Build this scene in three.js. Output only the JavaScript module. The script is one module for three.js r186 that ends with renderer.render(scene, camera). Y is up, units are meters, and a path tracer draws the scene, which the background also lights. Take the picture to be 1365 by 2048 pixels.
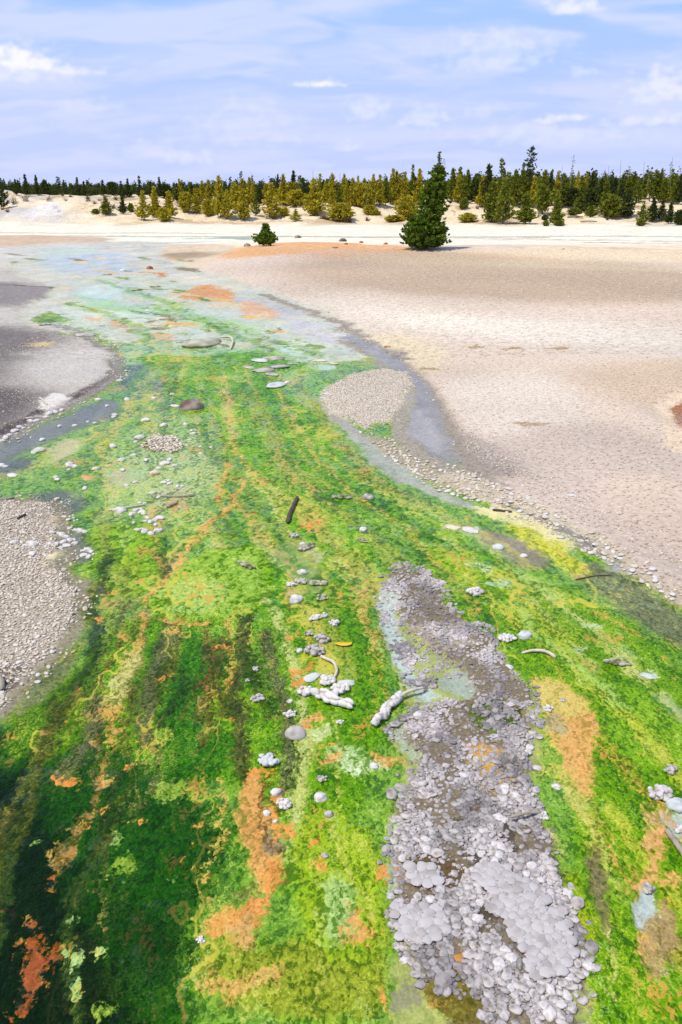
import * as THREE from 'three';
import { mergeGeometries, mergeVertices } from 'three/addons/utils/BufferGeometryUtils.js';

// ---------------------------------------------------------------- camera, sky, sun, exposure
const EYE = 2.6, FOCAL = 1655, HORIZON = 395, PITCH = Math.atan((1024 - HORIZON) / FOCAL);   // photograph is 1365 x 2048
const scene = new THREE.Scene();
const camera = new THREE.PerspectiveCamera(2 * Math.atan(1024 / FOCAL) * 180 / Math.PI, 1365 / 2048, 0.1, 3000);
camera.position.set(0, EYE, 0);
camera.rotation.set(-PITCH, 0, 0);
const renderer = new THREE.WebGLRenderer({ antialias: true });
renderer.setSize(682, 1024);
renderer.toneMapping = THREE.LinearToneMapping;
renderer.toneMappingExposure = 1.06;
renderer.shadowMap.enabled = true;

const SUN_DIR = new THREE.Vector3(-0.52, 1.25, 0.40).normalize();
const sun = new THREE.DirectionalLight(new THREE.Color(1, 0.93, 0.81), 4.8);
sun.position.copy(SUN_DIR).multiplyScalar(120); sun.target.position.set(0, 0, -20);
sun.position.add(sun.target.position);
sun.castShadow = true; sun.shadow.mapSize.set(4096, 4096);
Object.assign(sun.shadow.camera, { left: -70, right: 70, top: 70, bottom: -70, near: 1, far: 400 });
scene.add(sun, sun.target);

// ---------------------------------------------------------------- noise and small helpers
const { clamp, lerp, smoothstep } = THREE.MathUtils;
function rng(seed) { let s = seed >>> 0; return () => { s = (s + 0x6d2b79f5) | 0; let t = Math.imul(s ^ (s >>> 15), 1 | s); t = (t + Math.imul(t ^ (t >>> 7), 61 | t)) ^ t; return ((t ^ (t >>> 14)) >>> 0) / 4294967296; }; }
const PERM = new Uint8Array(512), GX = new Float32Array(256), GY = new Float32Array(256), RV = new Float32Array(256);
{
  const r = rng(7), p = [...Array(256).keys()];
  for (let i = 255; i > 0; i--) { const j = Math.floor(r() * (i + 1)); [p[i], p[j]] = [p[j], p[i]]; }
  for (let i = 0; i < 512; i++) PERM[i] = p[i & 255];
  for (let i = 0; i < 256; i++) { const a = r() * Math.PI * 2; GX[i] = Math.cos(a); GY[i] = Math.sin(a); RV[i] = r(); }
}
function noise(x, y) {           // gradient noise, about -1 .. 1
  const xi = Math.floor(x), yi = Math.floor(y), fx = x - xi, fy = y - yi, X = xi & 255, Y = yi & 255;
  const u = fx * fx * fx * (fx * (fx * 6 - 15) + 10), v = fy * fy * fy * (fy * (fy * 6 - 15) + 10);
  const a = PERM[PERM[X] + Y], b = PERM[PERM[(X + 1) & 255] + Y], c = PERM[PERM[X] + ((Y + 1) & 255)], d = PERM[PERM[(X + 1) & 255] + ((Y + 1) & 255)];
  const n0 = GX[a] * fx + GY[a] * fy, n1 = GX[b] * (fx - 1) + GY[b] * fy, n2 = GX[c] * fx + GY[c] * (fy - 1), n3 = GX[d] * (fx - 1) + GY[d] * (fy - 1);
  return (n0 + u * (n1 - n0) + v * (n2 + u * (n3 - n2) - n0 - u * (n1 - n0))) * 1.5;
}
function fbm(x, y, o = 4) { let s = 0, a = 0.5; for (let i = 0; i < o; i++) { s += a * noise(x, y); x = x * 2.03 + 11.7; y = y * 2.03 - 5.3; a *= 0.5; } return s; }
const cellOut = [0, 0, 0, 0, 0];   // worley: [random value of the nearest cell, edge 0..1, its centre x and y, a second random value]
function cells(x, y) {
  const xi = Math.floor(x), yi = Math.floor(y); let f1 = 9, f2 = 9, id = 0, cx = 0, cy = 0;
  for (let j = -1; j <= 1; j++) for (let i = -1; i <= 1; i++) {
    const h = PERM[PERM[(xi + i) & 255] + ((yi + j) & 255)], dx = xi + i + RV[h] - x, dy = yi + j + RV[(h + 97) & 255] - y, d = dx * dx + dy * dy;
    if (d < f1) { f2 = f1; f1 = d; id = h; cx = x + dx; cy = y + dy; } else if (d < f2) f2 = d;
  }
  cellOut[0] = RV[(id + 31) & 255]; cellOut[1] = Math.sqrt(f2) - Math.sqrt(f1); cellOut[2] = cx; cellOut[3] = cy; cellOut[4] = RV[(id + 173) & 255];
  return cellOut;
}
const LIN = new Float32Array(256).map((_, i) => { const c = i / 255; return c <= 0.04045 ? c / 12.92 : ((c + 0.055) / 1.055) ** 2.4; });
const toS = (l) => 255 * (l <= 0.0031308 ? 12.92 * l : 1.055 * Math.max(l, 0) ** (1 / 2.4) - 0.055);
const SRGB = new Uint8Array(4097).map((_, i) => Math.round(toS(i / 4096)));
const LIGHT3 = [0.62, 0.60, 0.52];   // base colour = what the photograph shows under this sun and sky, times these
const albedo = (r, g, b) => new THREE.Color().setRGB(LIN[r] * LIGHT3[0], LIN[g] * LIGHT3[1], LIN[b] * LIGHT3[2]);

// ---------------------------------------------------------------- sky: pale blue with a thin broken veil and a few small cumulus
const camRay = (px, py) => { const a = (px - 682.5) / FOCAL, b = (1024 - py) / FOCAL, s = Math.sin(PITCH), c = Math.cos(PITCH); return new THREE.Vector3(a, -s + b * c, -c - b * s); };
{
  const W = 4096, H = 2048, data = new Float32Array(W * H * 4), r = rng(21);
  const skyAt = (px, py) => { const d = camRay(px, py).normalize(); return [Math.atan2(d.x, -d.z), Math.asin(d.y)]; };
  const puffs = [];
  for (const [px, py, w, h, k] of [[20, 118, 70, 24, 0.9], [75, 132, 75, 15, 0.85], [135, 142, 60, 9, 0.5], [10, 150, 110, 18, 0.35], [645, 167, 42, 9, 0.9], [610, 170, 30, 5, 0.5], [733, 222, 50, 24, 0.35], [848, 240, 48, 24, 0.34],
    [1095, 241, 36, 9, 0.6], [1155, 237, 24, 7, 0.55], [1150, 12, 46, 20, 0.6], [1340, 172, 70, 32, 0.5], [1320, 190, 60, 20, 0.4], [1290, 243, 75, 12, 0.4], [380, 318, 60, 14, 0.3], [310, 300, 70, 22, 0.2], [695, 296, 26, 10, 0.3],
    [1000, 110, 110, 40, 0.28], [1160, 145, 30, 12, 0.3], [490, 260, 110, 50, 0.16], [960, 225, 50, 14, 0.2], [1100, 270, 160, 26, 0.2], [180, 215, 60, 16, 0.15]]) {
    const [a, e] = skyAt(px, py); puffs.push([a, e, w / FOCAL * 1.1, h / FOCAL * 1.15, k]);
  }
  for (let i = 0; i < 70; i++) { const a = 0.5 + r() * 5.3, e = 0.05 + r() * 0.3, s = 0.02 + r() * 0.04; puffs.push([a > Math.PI ? a - 2 * Math.PI : a, e, s, s * 0.3, 0.3 + r() * 0.5]); }
  const lowRows = Math.floor(H * 0.47);
  for (let row = 0; row < H; row++) {
    const el = ((row + 0.5) / H - 0.5) * Math.PI, se = Math.sin(el), ce = Math.cos(el), e = Math.max(el, 0);
    const near = puffs.filter((p) => Math.abs(el - p[1]) < p[3] * 2.6);
    for (let col = 0; col < W; col++) {
      const o = (row * W + col) * 4, ph = ((col + 0.5) / W - 0.5) * 2 * Math.PI, x = Math.cos(ph) * ce, z = Math.sin(ph) * ce;
      data[o + 3] = 1;
      if (row < lowRows) { data[o] = 0.30; data[o + 1] = 0.29; data[o + 2] = 0.28; continue; }
      const az = Math.atan2(x, -z);
      // clear sky: lavender-blue at the horizon, purer blue above
      const up = smoothstep(e, 0.02, 0.30), top = smoothstep(e, 0.3, 1.3);
      let R = lerp(lerp(0.54, 0.27, up), 0.14, top), G = lerp(lerp(0.63, 0.53, up), 0.33, top), B = lerp(lerp(0.99, 0.98, up), 0.78, top);
      // thin veil, stretched along the horizon
      const q = 1 / (0.22 + Math.max(se, 0)), vx = x * q * 1.5, vz = z * q * 1.5;
      const w1 = fbm(vx * 1.7 + 3.1, vz * 3.4 + 1.7, 3);
      let veil = smoothstep(fbm(vx * 1.25 + w1 * 0.7 + 4.3, vz * 2.6 + w1 * 0.5 + 9.1, 6) + 0.10, -0.22, 0.42) * 0.78;
      const streak = fbm(az * 5 + w1, e * 34 + w1 * 1.5, 4);
      veil = clamp(veil + streak * 0.14, 0, 1) * lerp(0.55, 0.82, smoothstep(e, 0.03, 0.15));
      R = lerp(R, 0.73, veil); G = lerp(G, 0.755, veil); B = lerp(B, 1.02, veil);
      let c = 0;
      for (const p of near) {
        let da = az - p[0]; if (da > Math.PI) da -= 2 * Math.PI; if (da < -Math.PI) da += 2 * Math.PI;
        if (Math.abs(da) > p[2] * 2.6) continue;
        const dx = da / p[2], dy = (el - p[1]) / p[3], flat = dy < -0.25 ? (dy + 0.25) * 2.2 - 0.25 : dy;
        const d2 = Math.sqrt(dx * dx + flat * flat), n = fbm(az * 70 + p[0] * 31, el * 105, 5) * 1.25;
        c = Math.max(c, p[4] * smoothstep(1.1 - d2 + n, 0, 1.15));
      }
      data[o] = lerp(R, 0.97, c); data[o + 1] = lerp(G, 0.95, c); data[o + 2] = lerp(B, 1.05, c);
    }
  }
  const sky = new THREE.DataTexture(data, W, H, THREE.RGBAFormat, THREE.FloatType);
  sky.mapping = THREE.EquirectangularReflectionMapping; sky.magFilter = THREE.LinearFilter; sky.needsUpdate = true;
  scene.background = sky; scene.environment = sky;
}

// ---------------------------------------------------------------- the lie of the land
const flatHit = (px, py, h = 0) => { const d = camRay(px, py), t = (EYE - h) / -d.y; return [d.x * t, -d.z * t]; };   // [x, distance ahead]
const edgeOf = (pts) => { const a = pts.map(([px, py]) => flatHit(px, py)).sort((p, q) => p[1] - q[1]); return (D) => { if (D <= a[0][1]) return a[0][0]; for (let i = 1; i < a.length; i++) if (D < a[i][1]) return lerp(a[i - 1][0], a[i][0], (D - a[i - 1][1]) / (a[i][1] - a[i - 1][1])); return a[a.length - 1][0]; }; };
const rightEdge = edgeOf([[1700, 1500], [1500, 1300], [1365, 1205], [1200, 1100], [1010, 985], [905, 860], [870, 790], [760, 695], [640, 630], [500, 585], [400, 556], [330, 525], [300, 505]]);
const leftEdge = edgeOf([[-300, 930], [0, 885], [180, 790], [235, 740], [150, 665], [70, 640], [130, 585], [60, 540]]);
const PIT = flatHit(1392, 842);
function land(x, D) {            // the broad shape; the stream bed is about 0
  let h = 0;
  const s = x - rightEdge(D);
  if (s > 0 && D < 60) h += 0.10 * smoothstep(s, 0.2, 3.5) * smoothstep(60 - D, 0, 12) + 0.05 * smoothstep(s, 0.5, 5) * fbm(x * 0.25 + 3, D * 0.18, 2);
  const m = Math.exp(-(((D - 39.5) / 4.2) ** 2)) * smoothstep(x, -6.5, -2.5) * (x > 9 ? lerp(1, 0.55, smoothstep(x, 9, 16)) : 1);
  h += 0.42 * m * (1 + 0.12 * noise(x * 0.4, D * 0.4));
  const e2 = ((x - PIT[0]) / 0.55) ** 2 + ((D - PIT[1]) / 0.9) ** 2; if (e2 < 12) h += 0.05 * Math.exp(-((Math.sqrt(e2) - 1.5) ** 2) * 2.5) - 0.16 * Math.exp(-e2 * 1.1);
  const l = leftEdge(D) - x;
  if (l > 0 && D > 8.5 && D < 34) h += 0.12 * smoothstep(l, 0.1, 3) * smoothstep(D, 8.5, 10.5) * smoothstep(34 - D, 0, 8);
  if (D > 72) {
    const b = D - 84 - 4.5 * noise(x / 26 + 1.3, 0.5) + 5 * smoothstep(-x, 26, 40), u = smoothstep(b, -2, 24);
    h += u * (2.55 + 0.75 * noise(x / 13, 7.7)) + smoothstep(b, 0, 7) * (0.5 * noise(x / 5.5, D / 6) + 0.28 * noise(x / 2.3, D / 2.6));
    h -= 1.1 * smoothstep(D, 118, 150);
    if (D > 150) h += (D - 150) * 0.006;
  }
  return h;
}
function hit(px, py) {           // where the photograph's pixel meets the land: [x, D, metres per pixel] or null
  const d = camRay(px, py); let p = 0.4, D = 0.4;
  for (; D < 900; p = D, D *= 1.006) { const t = D / -d.z; if (EYE + d.y * t < land(d.x * t, D)) break; }
  if (D >= 900) return null;
  for (let i = 0, a = p, b = D; i < 14; i++) { const m = (a + b) / 2, t = m / -d.z; if (EYE + d.y * t < land(d.x * t, m)) b = m; else a = m; D = m; }
  const t = D / -d.z; return [d.x * t, D, t / FOCAL];
}
const hitOr = (px, py) => hit(px, py) ?? (() => { const d = camRay(px, py), t = 125 / -d.z; return [d.x * t, 125, t / FOCAL]; })();

// ---------------------------------------------------------------- what the ground is made of, laid out on the land
// kinds: [algae, gravel, level]; level 64 is the water line, 255 is 9 cm above it
const ALG = [255, 0, 60], TOP = [255, 0, 76], OCH = [135, 20, 68], MUD = [60, 30, 50], POOL = [20, 20, 34], SINT = [40, 60, 66], BAR = [0, 255, 104], DRY = [0, 255, 130], SAND = [0, 150, 132], MAT = [255, 0, 76], SHADED = [255, 0, 70];
const paints = [];
const A = (color, kind, soft, ...pts) => paints.push({ color, kind, soft, pts });                       // an area
const S = (color, kind, soft, wide, ...pts) => paints.push({ color, kind, soft, wide, pts });           // a band
const E_ = (color, kind, soft, cx, cy, rx, ry, turn = 0) => { const p = []; for (let i = 0; i < 14; i++) { const a = i / 14 * Math.PI * 2, k = 1 + 0.16 * Math.sin(a * 3 + cx) + 0.1 * Math.sin(a * 5 + cy), x = Math.cos(a) * rx * k, y = Math.sin(a) * ry * k; p.push(cx + x * Math.cos(turn) - y * Math.sin(turn), cy + x * Math.sin(turn) + y * Math.cos(turn)); } A(color, kind, soft, ...p); };
// dry ground, far to near
A([250, 243, 234], SAND, 30, -1500, 446, 2800, 446, 2800, 492, 900, 490, 480, 492, 200, 488, -1500, 486);
S([226, 226, 226], POOL, 6, 60, 560, 473, 760, 474, 960, 474, 1180, 472, 1400, 474);
S([214, 200, 170], MUD, 4, 40, 480, 474, 640, 472, 720, 476, 800, 475);
S([205, 200, 188], POOL, 4, 40, 930, 478, 1100, 480, 1365, 484, 1600, 486);
S([196, 178, 140], MUD, 3, 30, 900, 476, 1010, 477, 1080, 476);
S([186, 178, 168], MUD, 3, 30, 1180, 486, 1300, 487, 1420, 487);
S([232, 224, 214], SAND, 3, 30, 900, 482, 1060, 484, 1250, 481);
S([200, 214, 214], POOL, 5, 60, 130, 472, 300, 474, 420, 473, 500, 476);
S([188, 210, 192], POOL, 4, 40, 380, 478, 470, 476, 500, 480);
S([214, 190, 168], SAND, 4, 30, 0, 466, 140, 468, 280, 466, 420, 468);
A([214, 190, 172], SAND, 10, -300, 476, 60, 470, 180, 474, 250, 480, 150, 490, 60, 496, -300, 498);
S([196, 206, 222], SINT, 6, 40, -100, 497, 60, 496, 200, 490, 330, 487, 420, 484);
A([226, 208, 190], SAND, 10, 190, 494, 330, 488, 470, 488, 480, 520, 420, 545, 300, 520);
// right bank
A([226, 208, 200], DRY, 12, 470, 500, 640, 490, 900, 492, 1365, 500, 2400, 520, 2600, 1900, 1800, 1560, 1365, 1205, 1200, 1100, 1010, 985, 930, 925, 892, 850, 875, 790, 820, 745, 740, 672, 640, 622, 520, 588, 430, 560, 400, 540);
A([236, 216, 194], null, 14, 900, 500, 1365, 502, 1900, 510, 1900, 530, 1100, 522, 900, 515);
A([228, 174, 144], null, 14, 430, 516, 500, 492, 600, 484, 720, 486, 800, 496, 860, 500, 800, 506, 660, 502, 560, 512, 460, 520);
A([230, 180, 154], null, 10, 640, 486, 740, 488, 820, 498, 760, 503, 680, 496);
A([222, 182, 158], null, 40, 560, 506, 700, 500, 900, 508, 1100, 516, 1100, 530, 860, 524, 640, 520);
A([198, 176, 160], null, 70, 560, 530, 700, 515, 860, 512, 1100, 532, 1365, 545, 1800, 560, 1800, 615, 1365, 606, 1150, 612, 900, 596, 700, 580, 590, 560);
A([214, 194, 172], null, 50, 660, 508, 860, 506, 1060, 520, 1365, 530, 1365, 546, 1000, 536, 760, 526);
A([176, 156, 136], null, 30, 300, 508, 380, 504, 430, 506, 420, 516, 340, 520);
A([190, 168, 150], null, 12, 240, 500, 320, 498, 330, 510, 260, 514);
A([236, 226, 221], null, 80, 540, 590, 700, 600, 900, 635, 1150, 640, 1365, 660, 1800, 680, 1800, 735, 1365, 720, 1100, 700, 800, 665, 640, 618);
A([234, 219, 194], null, 30, 720, 660, 860, 680, 900, 740, 850, 760, 790, 720);
A([240, 231, 226], null, 30, 800, 628, 1100, 655, 1365, 680, 1365, 700, 1000, 680, 820, 655);
A([216, 194, 178], null, 60, 1130, 735, 1365, 720, 1700, 730, 1700, 860, 1365, 840, 1200, 810);
A([230, 219, 213], null, 44, 880, 760, 1100, 740, 1200, 850, 1060, 900, 920, 860);
A([206, 190, 186], null, 60, 930, 905, 1080, 850, 1250, 850, 1365, 900, 2000, 1000, 2000, 1500, 1365, 1200, 1180, 1085, 1010, 985);
A([218, 198, 190], null, 44, 1150, 960, 1365, 950, 1700, 1100, 1365, 1130, 1230, 1070);
S([128, 116, 120], null, 24, 50, 880, 838, 905, 885, 945, 925, 1010, 950);
A([176, 164, 164], null, 30, 905, 855, 960, 880, 1040, 930, 1010, 965, 930, 920);
E_([234, 214, 196], null, 8, 1372, 850, 60, 64); E_([168, 120, 94], null, 6, 1386, 838, 40, 36);
E_([186, 164, 144], null, 4, 1065, 853, 32, 5);
for (const [x, y, w] of [[950, 697, 20], [1030, 697, 18], [1110, 697, 22], [860, 742, 20]]) E_([186, 160, 128], null, 3, x, y, w, 3);
// left bank
A([196, 190, 190], SAND, 8, -600, 500, 20, 500, 90, 520, 60, 545, 140, 568, 150, 585, 110, 605, 65, 620, 60, 640, 120, 655, 170, 672, 225, 705, 240, 742, 185, 790, 60, 850, 0, 888, -200, 940, -900, 1000);
A([212, 205, 202], null, 12, -400, 500, 60, 500, 90, 530, 40, 545, -400, 545);
A([152, 146, 152], null, 30, -300, 572, 60, 566, 130, 582, 100, 605, 50, 616, -300, 620);
S([120, 112, 122], null, 5, 22, -20, 572, 60, 570, 120, 580, 150, 584);
A([206, 202, 204], null, 10, -300, 616, 40, 616, 60, 640, 30, 650, -300, 655);
A([130, 124, 128], null, 50, -500, 660, 60, 656, 120, 672, 100, 710, 30, 740, 0, 780, -500, 800);
A([206, 202, 206], null, 44, 40, 735, 110, 700, 190, 695, 232, 725, 232, 745, 180, 782, 90, 770);
A([108, 102, 108], null, 50, -400, 790, 0, 770, 60, 785, 110, 790, 60, 840, 0, 880, -400, 960);
S([84, 76, 82], null, 6, 22, -40, 890, 40, 852, 110, 812, 180, 785, 232, 750, 232, 722);
A([226, 222, 226], null, 3, 88, 797, 130, 790, 150, 803, 120, 820, 84, 830); 
S([222, 216, 218], null, 3, 10, 50, 842, 80, 834, 120, 825);
E_([214, 190, 150], null, 4, 95, 690, 22, 6);
// ---- the stream
A([124, 172, 56], ALG, 5, 20, 500, 120, 490, 330, 488, 240, 500, 300, 522, 345, 545, 420, 560, 500, 584, 640, 628, 720, 665, 760, 702, 825, 745, 872, 795, 890, 850, 930, 930, 1010, 990, 1095, 1045, 1200, 1108, 1365, 1212, 1800, 1580, 2300, 2400, 2300, 3200, -900, 3200, -900, 1650, -100, 1480, 0, 1440, 70, 1360, 130, 1290, 165, 1225, 150, 1165, 110, 1120, 140, 1070, 130, 1020, 60, 1000, -60, 1010, -500, 1050, -500, 980, -200, 940, 0, 890, 60, 852, 185, 792, 240, 745, 228, 705, 170, 670, 110, 652, 60, 640, 66, 622, 112, 606, 152, 585, 130, 562, 60, 545, 90, 520);
// upper, pale milky water with mint and blue
A([214, 212, 208], SINT, 10, -40, 500, 120, 484, 360, 482, 300, 505, 420, 545, 520, 575, 660, 622, 770, 690, 740, 725, 620, 715, 480, 698, 330, 702, 230, 694, 140, 668, 40, 655, 30, 610, 130, 585, 40, 550);
A([206, 214, 206], SINT, 8, 130, 560, 260, 548, 400, 562, 520, 590, 660, 640, 740, 690, 700, 730, 560, 720, 460, 700, 340, 700, 240, 690, 150, 650, 110, 640, 130, 615, 160, 585);
A([196, 208, 226], SINT, 10, 60, 520, 150, 505, 260, 506, 300, 525, 280, 545, 200, 552, 120, 548);
A([200, 216, 212], SINT, 8, 60, 500, 160, 495, 220, 500, 150, 512, 80, 515);
A([208, 226, 232], SINT, 6, 165, 575, 220, 565, 258, 572, 262, 592, 220, 602, 175, 595);
A([176, 214, 180], SINT, 6, 155, 580, 200, 600, 290, 612, 350, 625, 330, 635, 240, 628, 170, 610);
A([216, 228, 220], SINT, 8, 120, 622, 200, 618, 330, 636, 300, 650, 200, 650, 130, 640);
A([188, 216, 186], SINT, 8, 290, 608, 390, 615, 500, 650, 540, 680, 460, 680, 380, 650);
A([216, 212, 224], SINT, 8, 540, 625, 620, 640, 700, 675, 740, 705, 660, 690, 600, 660);
A([200, 196, 200], SINT, 6, 440, 585, 520, 600, 600, 622, 640, 632, 600, 640, 520, 618, 450, 600);
A([230, 222, 214], SINT, 6, 330, 545, 420, 558, 500, 582, 470, 588, 390, 570, 330, 556);
A([206, 228, 232], POOL, 6, 540, 695, 590, 690, 625, 700, 600, 714, 550, 712);
A([206, 222, 232], POOL, 4, 622, 730, 650, 726, 672, 732, 665, 740, 630, 740);
A([220, 156, 130], [40, 160, 100], 5, 355, 588, 395, 572, 430, 568, 470, 583, 478, 592, 455, 604, 400, 604, 360, 598);
A([228, 184, 160], [40, 100, 72], 5, 470, 598, 520, 608, 560, 622, 550, 645, 510, 635, 480, 615);
S([190, 110, 80], [0, 160, 90], 3, 14, 285, 545, 320, 545, 335, 553);
A([236, 190, 140], MUD, 4, 155, 634, 185, 633, 200, 640, 185, 645); A([232, 150, 78], MUD, 3, 200, 640, 240, 640, 285, 650, 270, 660, 230, 656);
A([244, 178, 120], MUD, 4, 283, 672, 320, 665, 352, 670, 340, 684, 310, 683); S([228, 172, 86], MUD, 2, 9, 478, 689, 510, 694, 540, 693); S([238, 190, 140], MUD, 3, 10, 590, 664, 620, 670, 650, 675);
A([116, 156, 56], MAT, 4, 62, 640, 80, 628, 110, 622, 124, 632, 110, 650, 75, 652);
S([126, 158, 70], MAT, 4, 12, 130, 668, 200, 680, 250, 690, 300, 694);
S([150, 160, 120], [120, 60, 74], 4, 18, 250, 576, 300, 580, 350, 578); S([122, 130, 110], [120, 90, 76], 3, 12, 262, 620, 330, 630, 360, 645);
S([140, 128, 96], [60, 200, 84], 3, 22, 262, 660, 290, 658, 330, 655); S([120, 110, 84], [60, 150, 84], 2, 12, 345, 684, 400, 682, 455, 690);
S([96, 128, 50], MAT, 2, 8, 360, 690, 410, 692, 440, 694);
for (let i = 0, r = rng(4); i < 110; i++) { const y = 505 + 215 * r(), c = 170 + (y - 505) * 1.5 + (r() - 0.5) * 360; const k = r(); E_(k < 0.3 ? [214, 208, 206] : k < 0.55 ? [138, 160, 84] : k < 0.68 ? [150, 140, 122] : k < 0.92 ? [226, 208, 190] : [236, 190, 130], k < 0.55 && k > 0.3 ? [180, 40, 72] : [40, 140, 78], 2, c, y, 6 + 26 * r() * r() + (k > 0.68 ? 8 : 0), 1.2 + 2.8 * r(), 0.12); }
A([190, 188, 196], [40, 200, 80], 4, 485, 724, 540, 712, 585, 720, 575, 745, 520, 752, 480, 745);
A([206, 206, 206], SINT, 8, 350, 700, 440, 694, 470, 710, 430, 730, 370, 720);
A([222, 208, 192], MUD, 8, 500, 772, 540, 765, 590, 775, 560, 800, 520, 795);
S([150, 188, 96], ALG, 6, 26, 140, 606, 190, 622, 260, 648, 330, 690, 380, 715); S([158, 196, 120], ALG, 6, 22, 190, 560, 300, 590, 400, 632, 480, 682); S([146, 186, 84], ALG, 5, 18, 300, 610, 420, 650, 520, 690, 580, 725); S([128, 170, 70], ALG, 4, 12, 110, 640, 170, 664, 250, 690, 310, 720); S([168, 198, 130], ALG, 5, 20, 430, 640, 540, 680, 640, 715);
// the green bed, middle distance
A([160, 200, 140], ALG, 26, 230, 690, 340, 690, 480, 690, 640, 720, 660, 780, 560, 800, 420, 790, 300, 780, 240, 740);
A([106, 168, 12], [255, 0, 67], 24, 300, 702, 380, 715, 480, 700, 600, 720, 640, 760, 660, 860, 760, 970, 900, 1040, 1100, 1180, 1200, 1300, 900, 1400, 600, 1350, 480, 1200, 460, 950, 430, 850, 330, 780, 280, 730);
A([156, 192, 104], ALG, 16, 200, 900, 300, 840, 420, 820, 450, 900, 440, 1000, 380, 1060, 260, 1040, 200, 960);
A([138, 188, 84], ALG, 12, 540, 730, 640, 745, 660, 790, 640, 830, 580, 800);
A([98, 124, 104], ALG, 12, 232, 735, 290, 725, 330, 760, 330, 800, 280, 800, 240, 780);
A([124, 126, 126], MUD, 14, -100, 930, 0, 885, 100, 842, 200, 800, 260, 800, 240, 830, 120, 870, 60, 900, 0, 940);
A([112, 118, 122], [120, 60, 52], 8, 0, 925, 60, 915, 70, 935, 20, 955, -60, 970, -60, 930);
S([172, 192, 84], ALG, 8, 26, -60, 975, 40, 950, 120, 905, 200, 870, 275, 825); S([204, 182, 96], ALG, 5, 8, 180, 880, 230, 850, 275, 822);
A([206, 200, 150], MUD, 8, 100, 890, 160, 870, 170, 890, 110, 930, 95, 920);
A([204, 196, 168], MUD, 10, 215, 940, 280, 930, 300, 955, 250, 975, 215, 965);
A([104, 116, 106], [120, 60, 54], 8, 50, 990, 130, 975, 165, 990, 170, 1025, 130, 1040, 60, 1010);
E_([236, 160, 90], MUD, 3, 180, 955, 14, 6); E_([232, 160, 100], MUD, 3, 152, 1075, 12, 6); E_([222, 180, 150], MUD, 5, 250, 950, 14, 8);
A([112, 118, 108], MUD, 8, 120, 1060, 175, 1070, 200, 1100, 170, 1130, 110, 1110);
A([126, 180, 8], TOP, 14, 170, 1060, 260, 1040, 330, 1080, 330, 1150, 260, 1200, 190, 1180);
S([164, 154, 148], [0, 200, 76], 8, 34, 520, 590, 640, 630, 740, 680, 820, 745, 868, 795, 884, 850, 925, 925, 1000, 985);
S([150, 144, 146], [0, 200, 76], 8, 26, -120, 925, 0, 886, 60, 850, 185, 790, 240, 745, 230, 705, 175, 672, 110, 652);
S([150, 142, 134], [40, 200, 74], 10, 34, -60, 1006, 60, 998, 130, 1015, 118, 1060, 145, 1100, 118, 1122, 160, 1165, 168, 1225, 135, 1290, 70, 1360, 0, 1432);
// right side channel, gravel island, strip of stones
A([150, 145, 150], POOL, 10, 690, 660, 745, 690, 800, 722, 850, 765, 868, 800, 880, 850, 918, 925, 895, 938, 830, 905, 800, 870, 806, 820, 822, 775, 800, 748, 745, 712, 690, 676);
A([176, 170, 176], POOL, 12, 800, 830, 850, 810, 870, 850, 900, 900, 860, 905, 805, 870);
A([182, 184, 178], MUD, 6, 640, 790, 680, 850, 740, 930, 830, 985, 950, 1020, 1000, 1030, 960, 1010, 870, 975, 790, 915, 700, 850, 650, 780);
S([170, 163, 156], [0, 200, 72], 6, 36, 690, 682, 770, 735, 826, 775, 806, 830, 792, 866, 850, 915, 925, 950); S([176, 172, 166], [0, 160, 70], 5, 22, 630, 800, 665, 835, 720, 870, 790, 900);
A([218, 209, 198], BAR, 6, 640, 796, 656, 772, 690, 762, 700, 748, 742, 746, 765, 736, 800, 748, 818, 742, 826, 768, 806, 786, 808, 812, 790, 826, 786, 846, 752, 846, 738, 862, 706, 846, 690, 836, 664, 826);
A([176, 168, 150], [0, 255, 76], 5, 715, 865, 790, 880, 850, 930, 940, 960, 1010, 990, 1000, 1010, 900, 985, 800, 930);
A([204, 192, 176], BAR, 4, 850, 950, 930, 945, 1020, 980, 1110, 1035, 1230, 1095, 1365, 1190, 1500, 1290, 1365, 1215, 1190, 1115, 1060, 1050, 960, 1000);
A([146, 140, 146], MUD, 5, 985, 1000, 1060, 1020, 1150, 1070, 1220, 1120, 1180, 1110, 1080, 1045);
A([240, 226, 176], MUD, 5, 930, 1010, 1010, 1012, 1080, 1035, 1130, 1075, 1155, 1108, 1120, 1100, 1050, 1055, 980, 1030);
A([204, 206, 76], ALG, 6, 1010, 1045, 1070, 1060, 1130, 1095, 1165, 1125, 1165, 1150, 1120, 1120, 1060, 1080);
A([226, 186, 110], MUD, 4, 1140, 1135, 1168, 1135, 1168, 1158, 1140, 1155);
A([154, 142, 128], MUD, 10, 905, 1045, 990, 1060, 1080, 1090, 1110, 1130, 1040, 1135, 980, 1100);
A([118, 124, 88], [200, 60, 52], 14, 1150, 1120, 1220, 1130, 1300, 1180, 1365, 1225, 1600, 1400, 1500, 1400, 1365, 1290, 1250, 1230, 1160, 1170);
A([170, 170, 172], MUD, 5, 1185, 1105, 1220, 1112, 1260, 1140, 1230, 1142);
E_([216, 206, 190], MUD, 3, 905, 1054, 24, 7); E_([214, 220, 222], MUD, 2, 940, 1060, 26, 8); 
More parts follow.
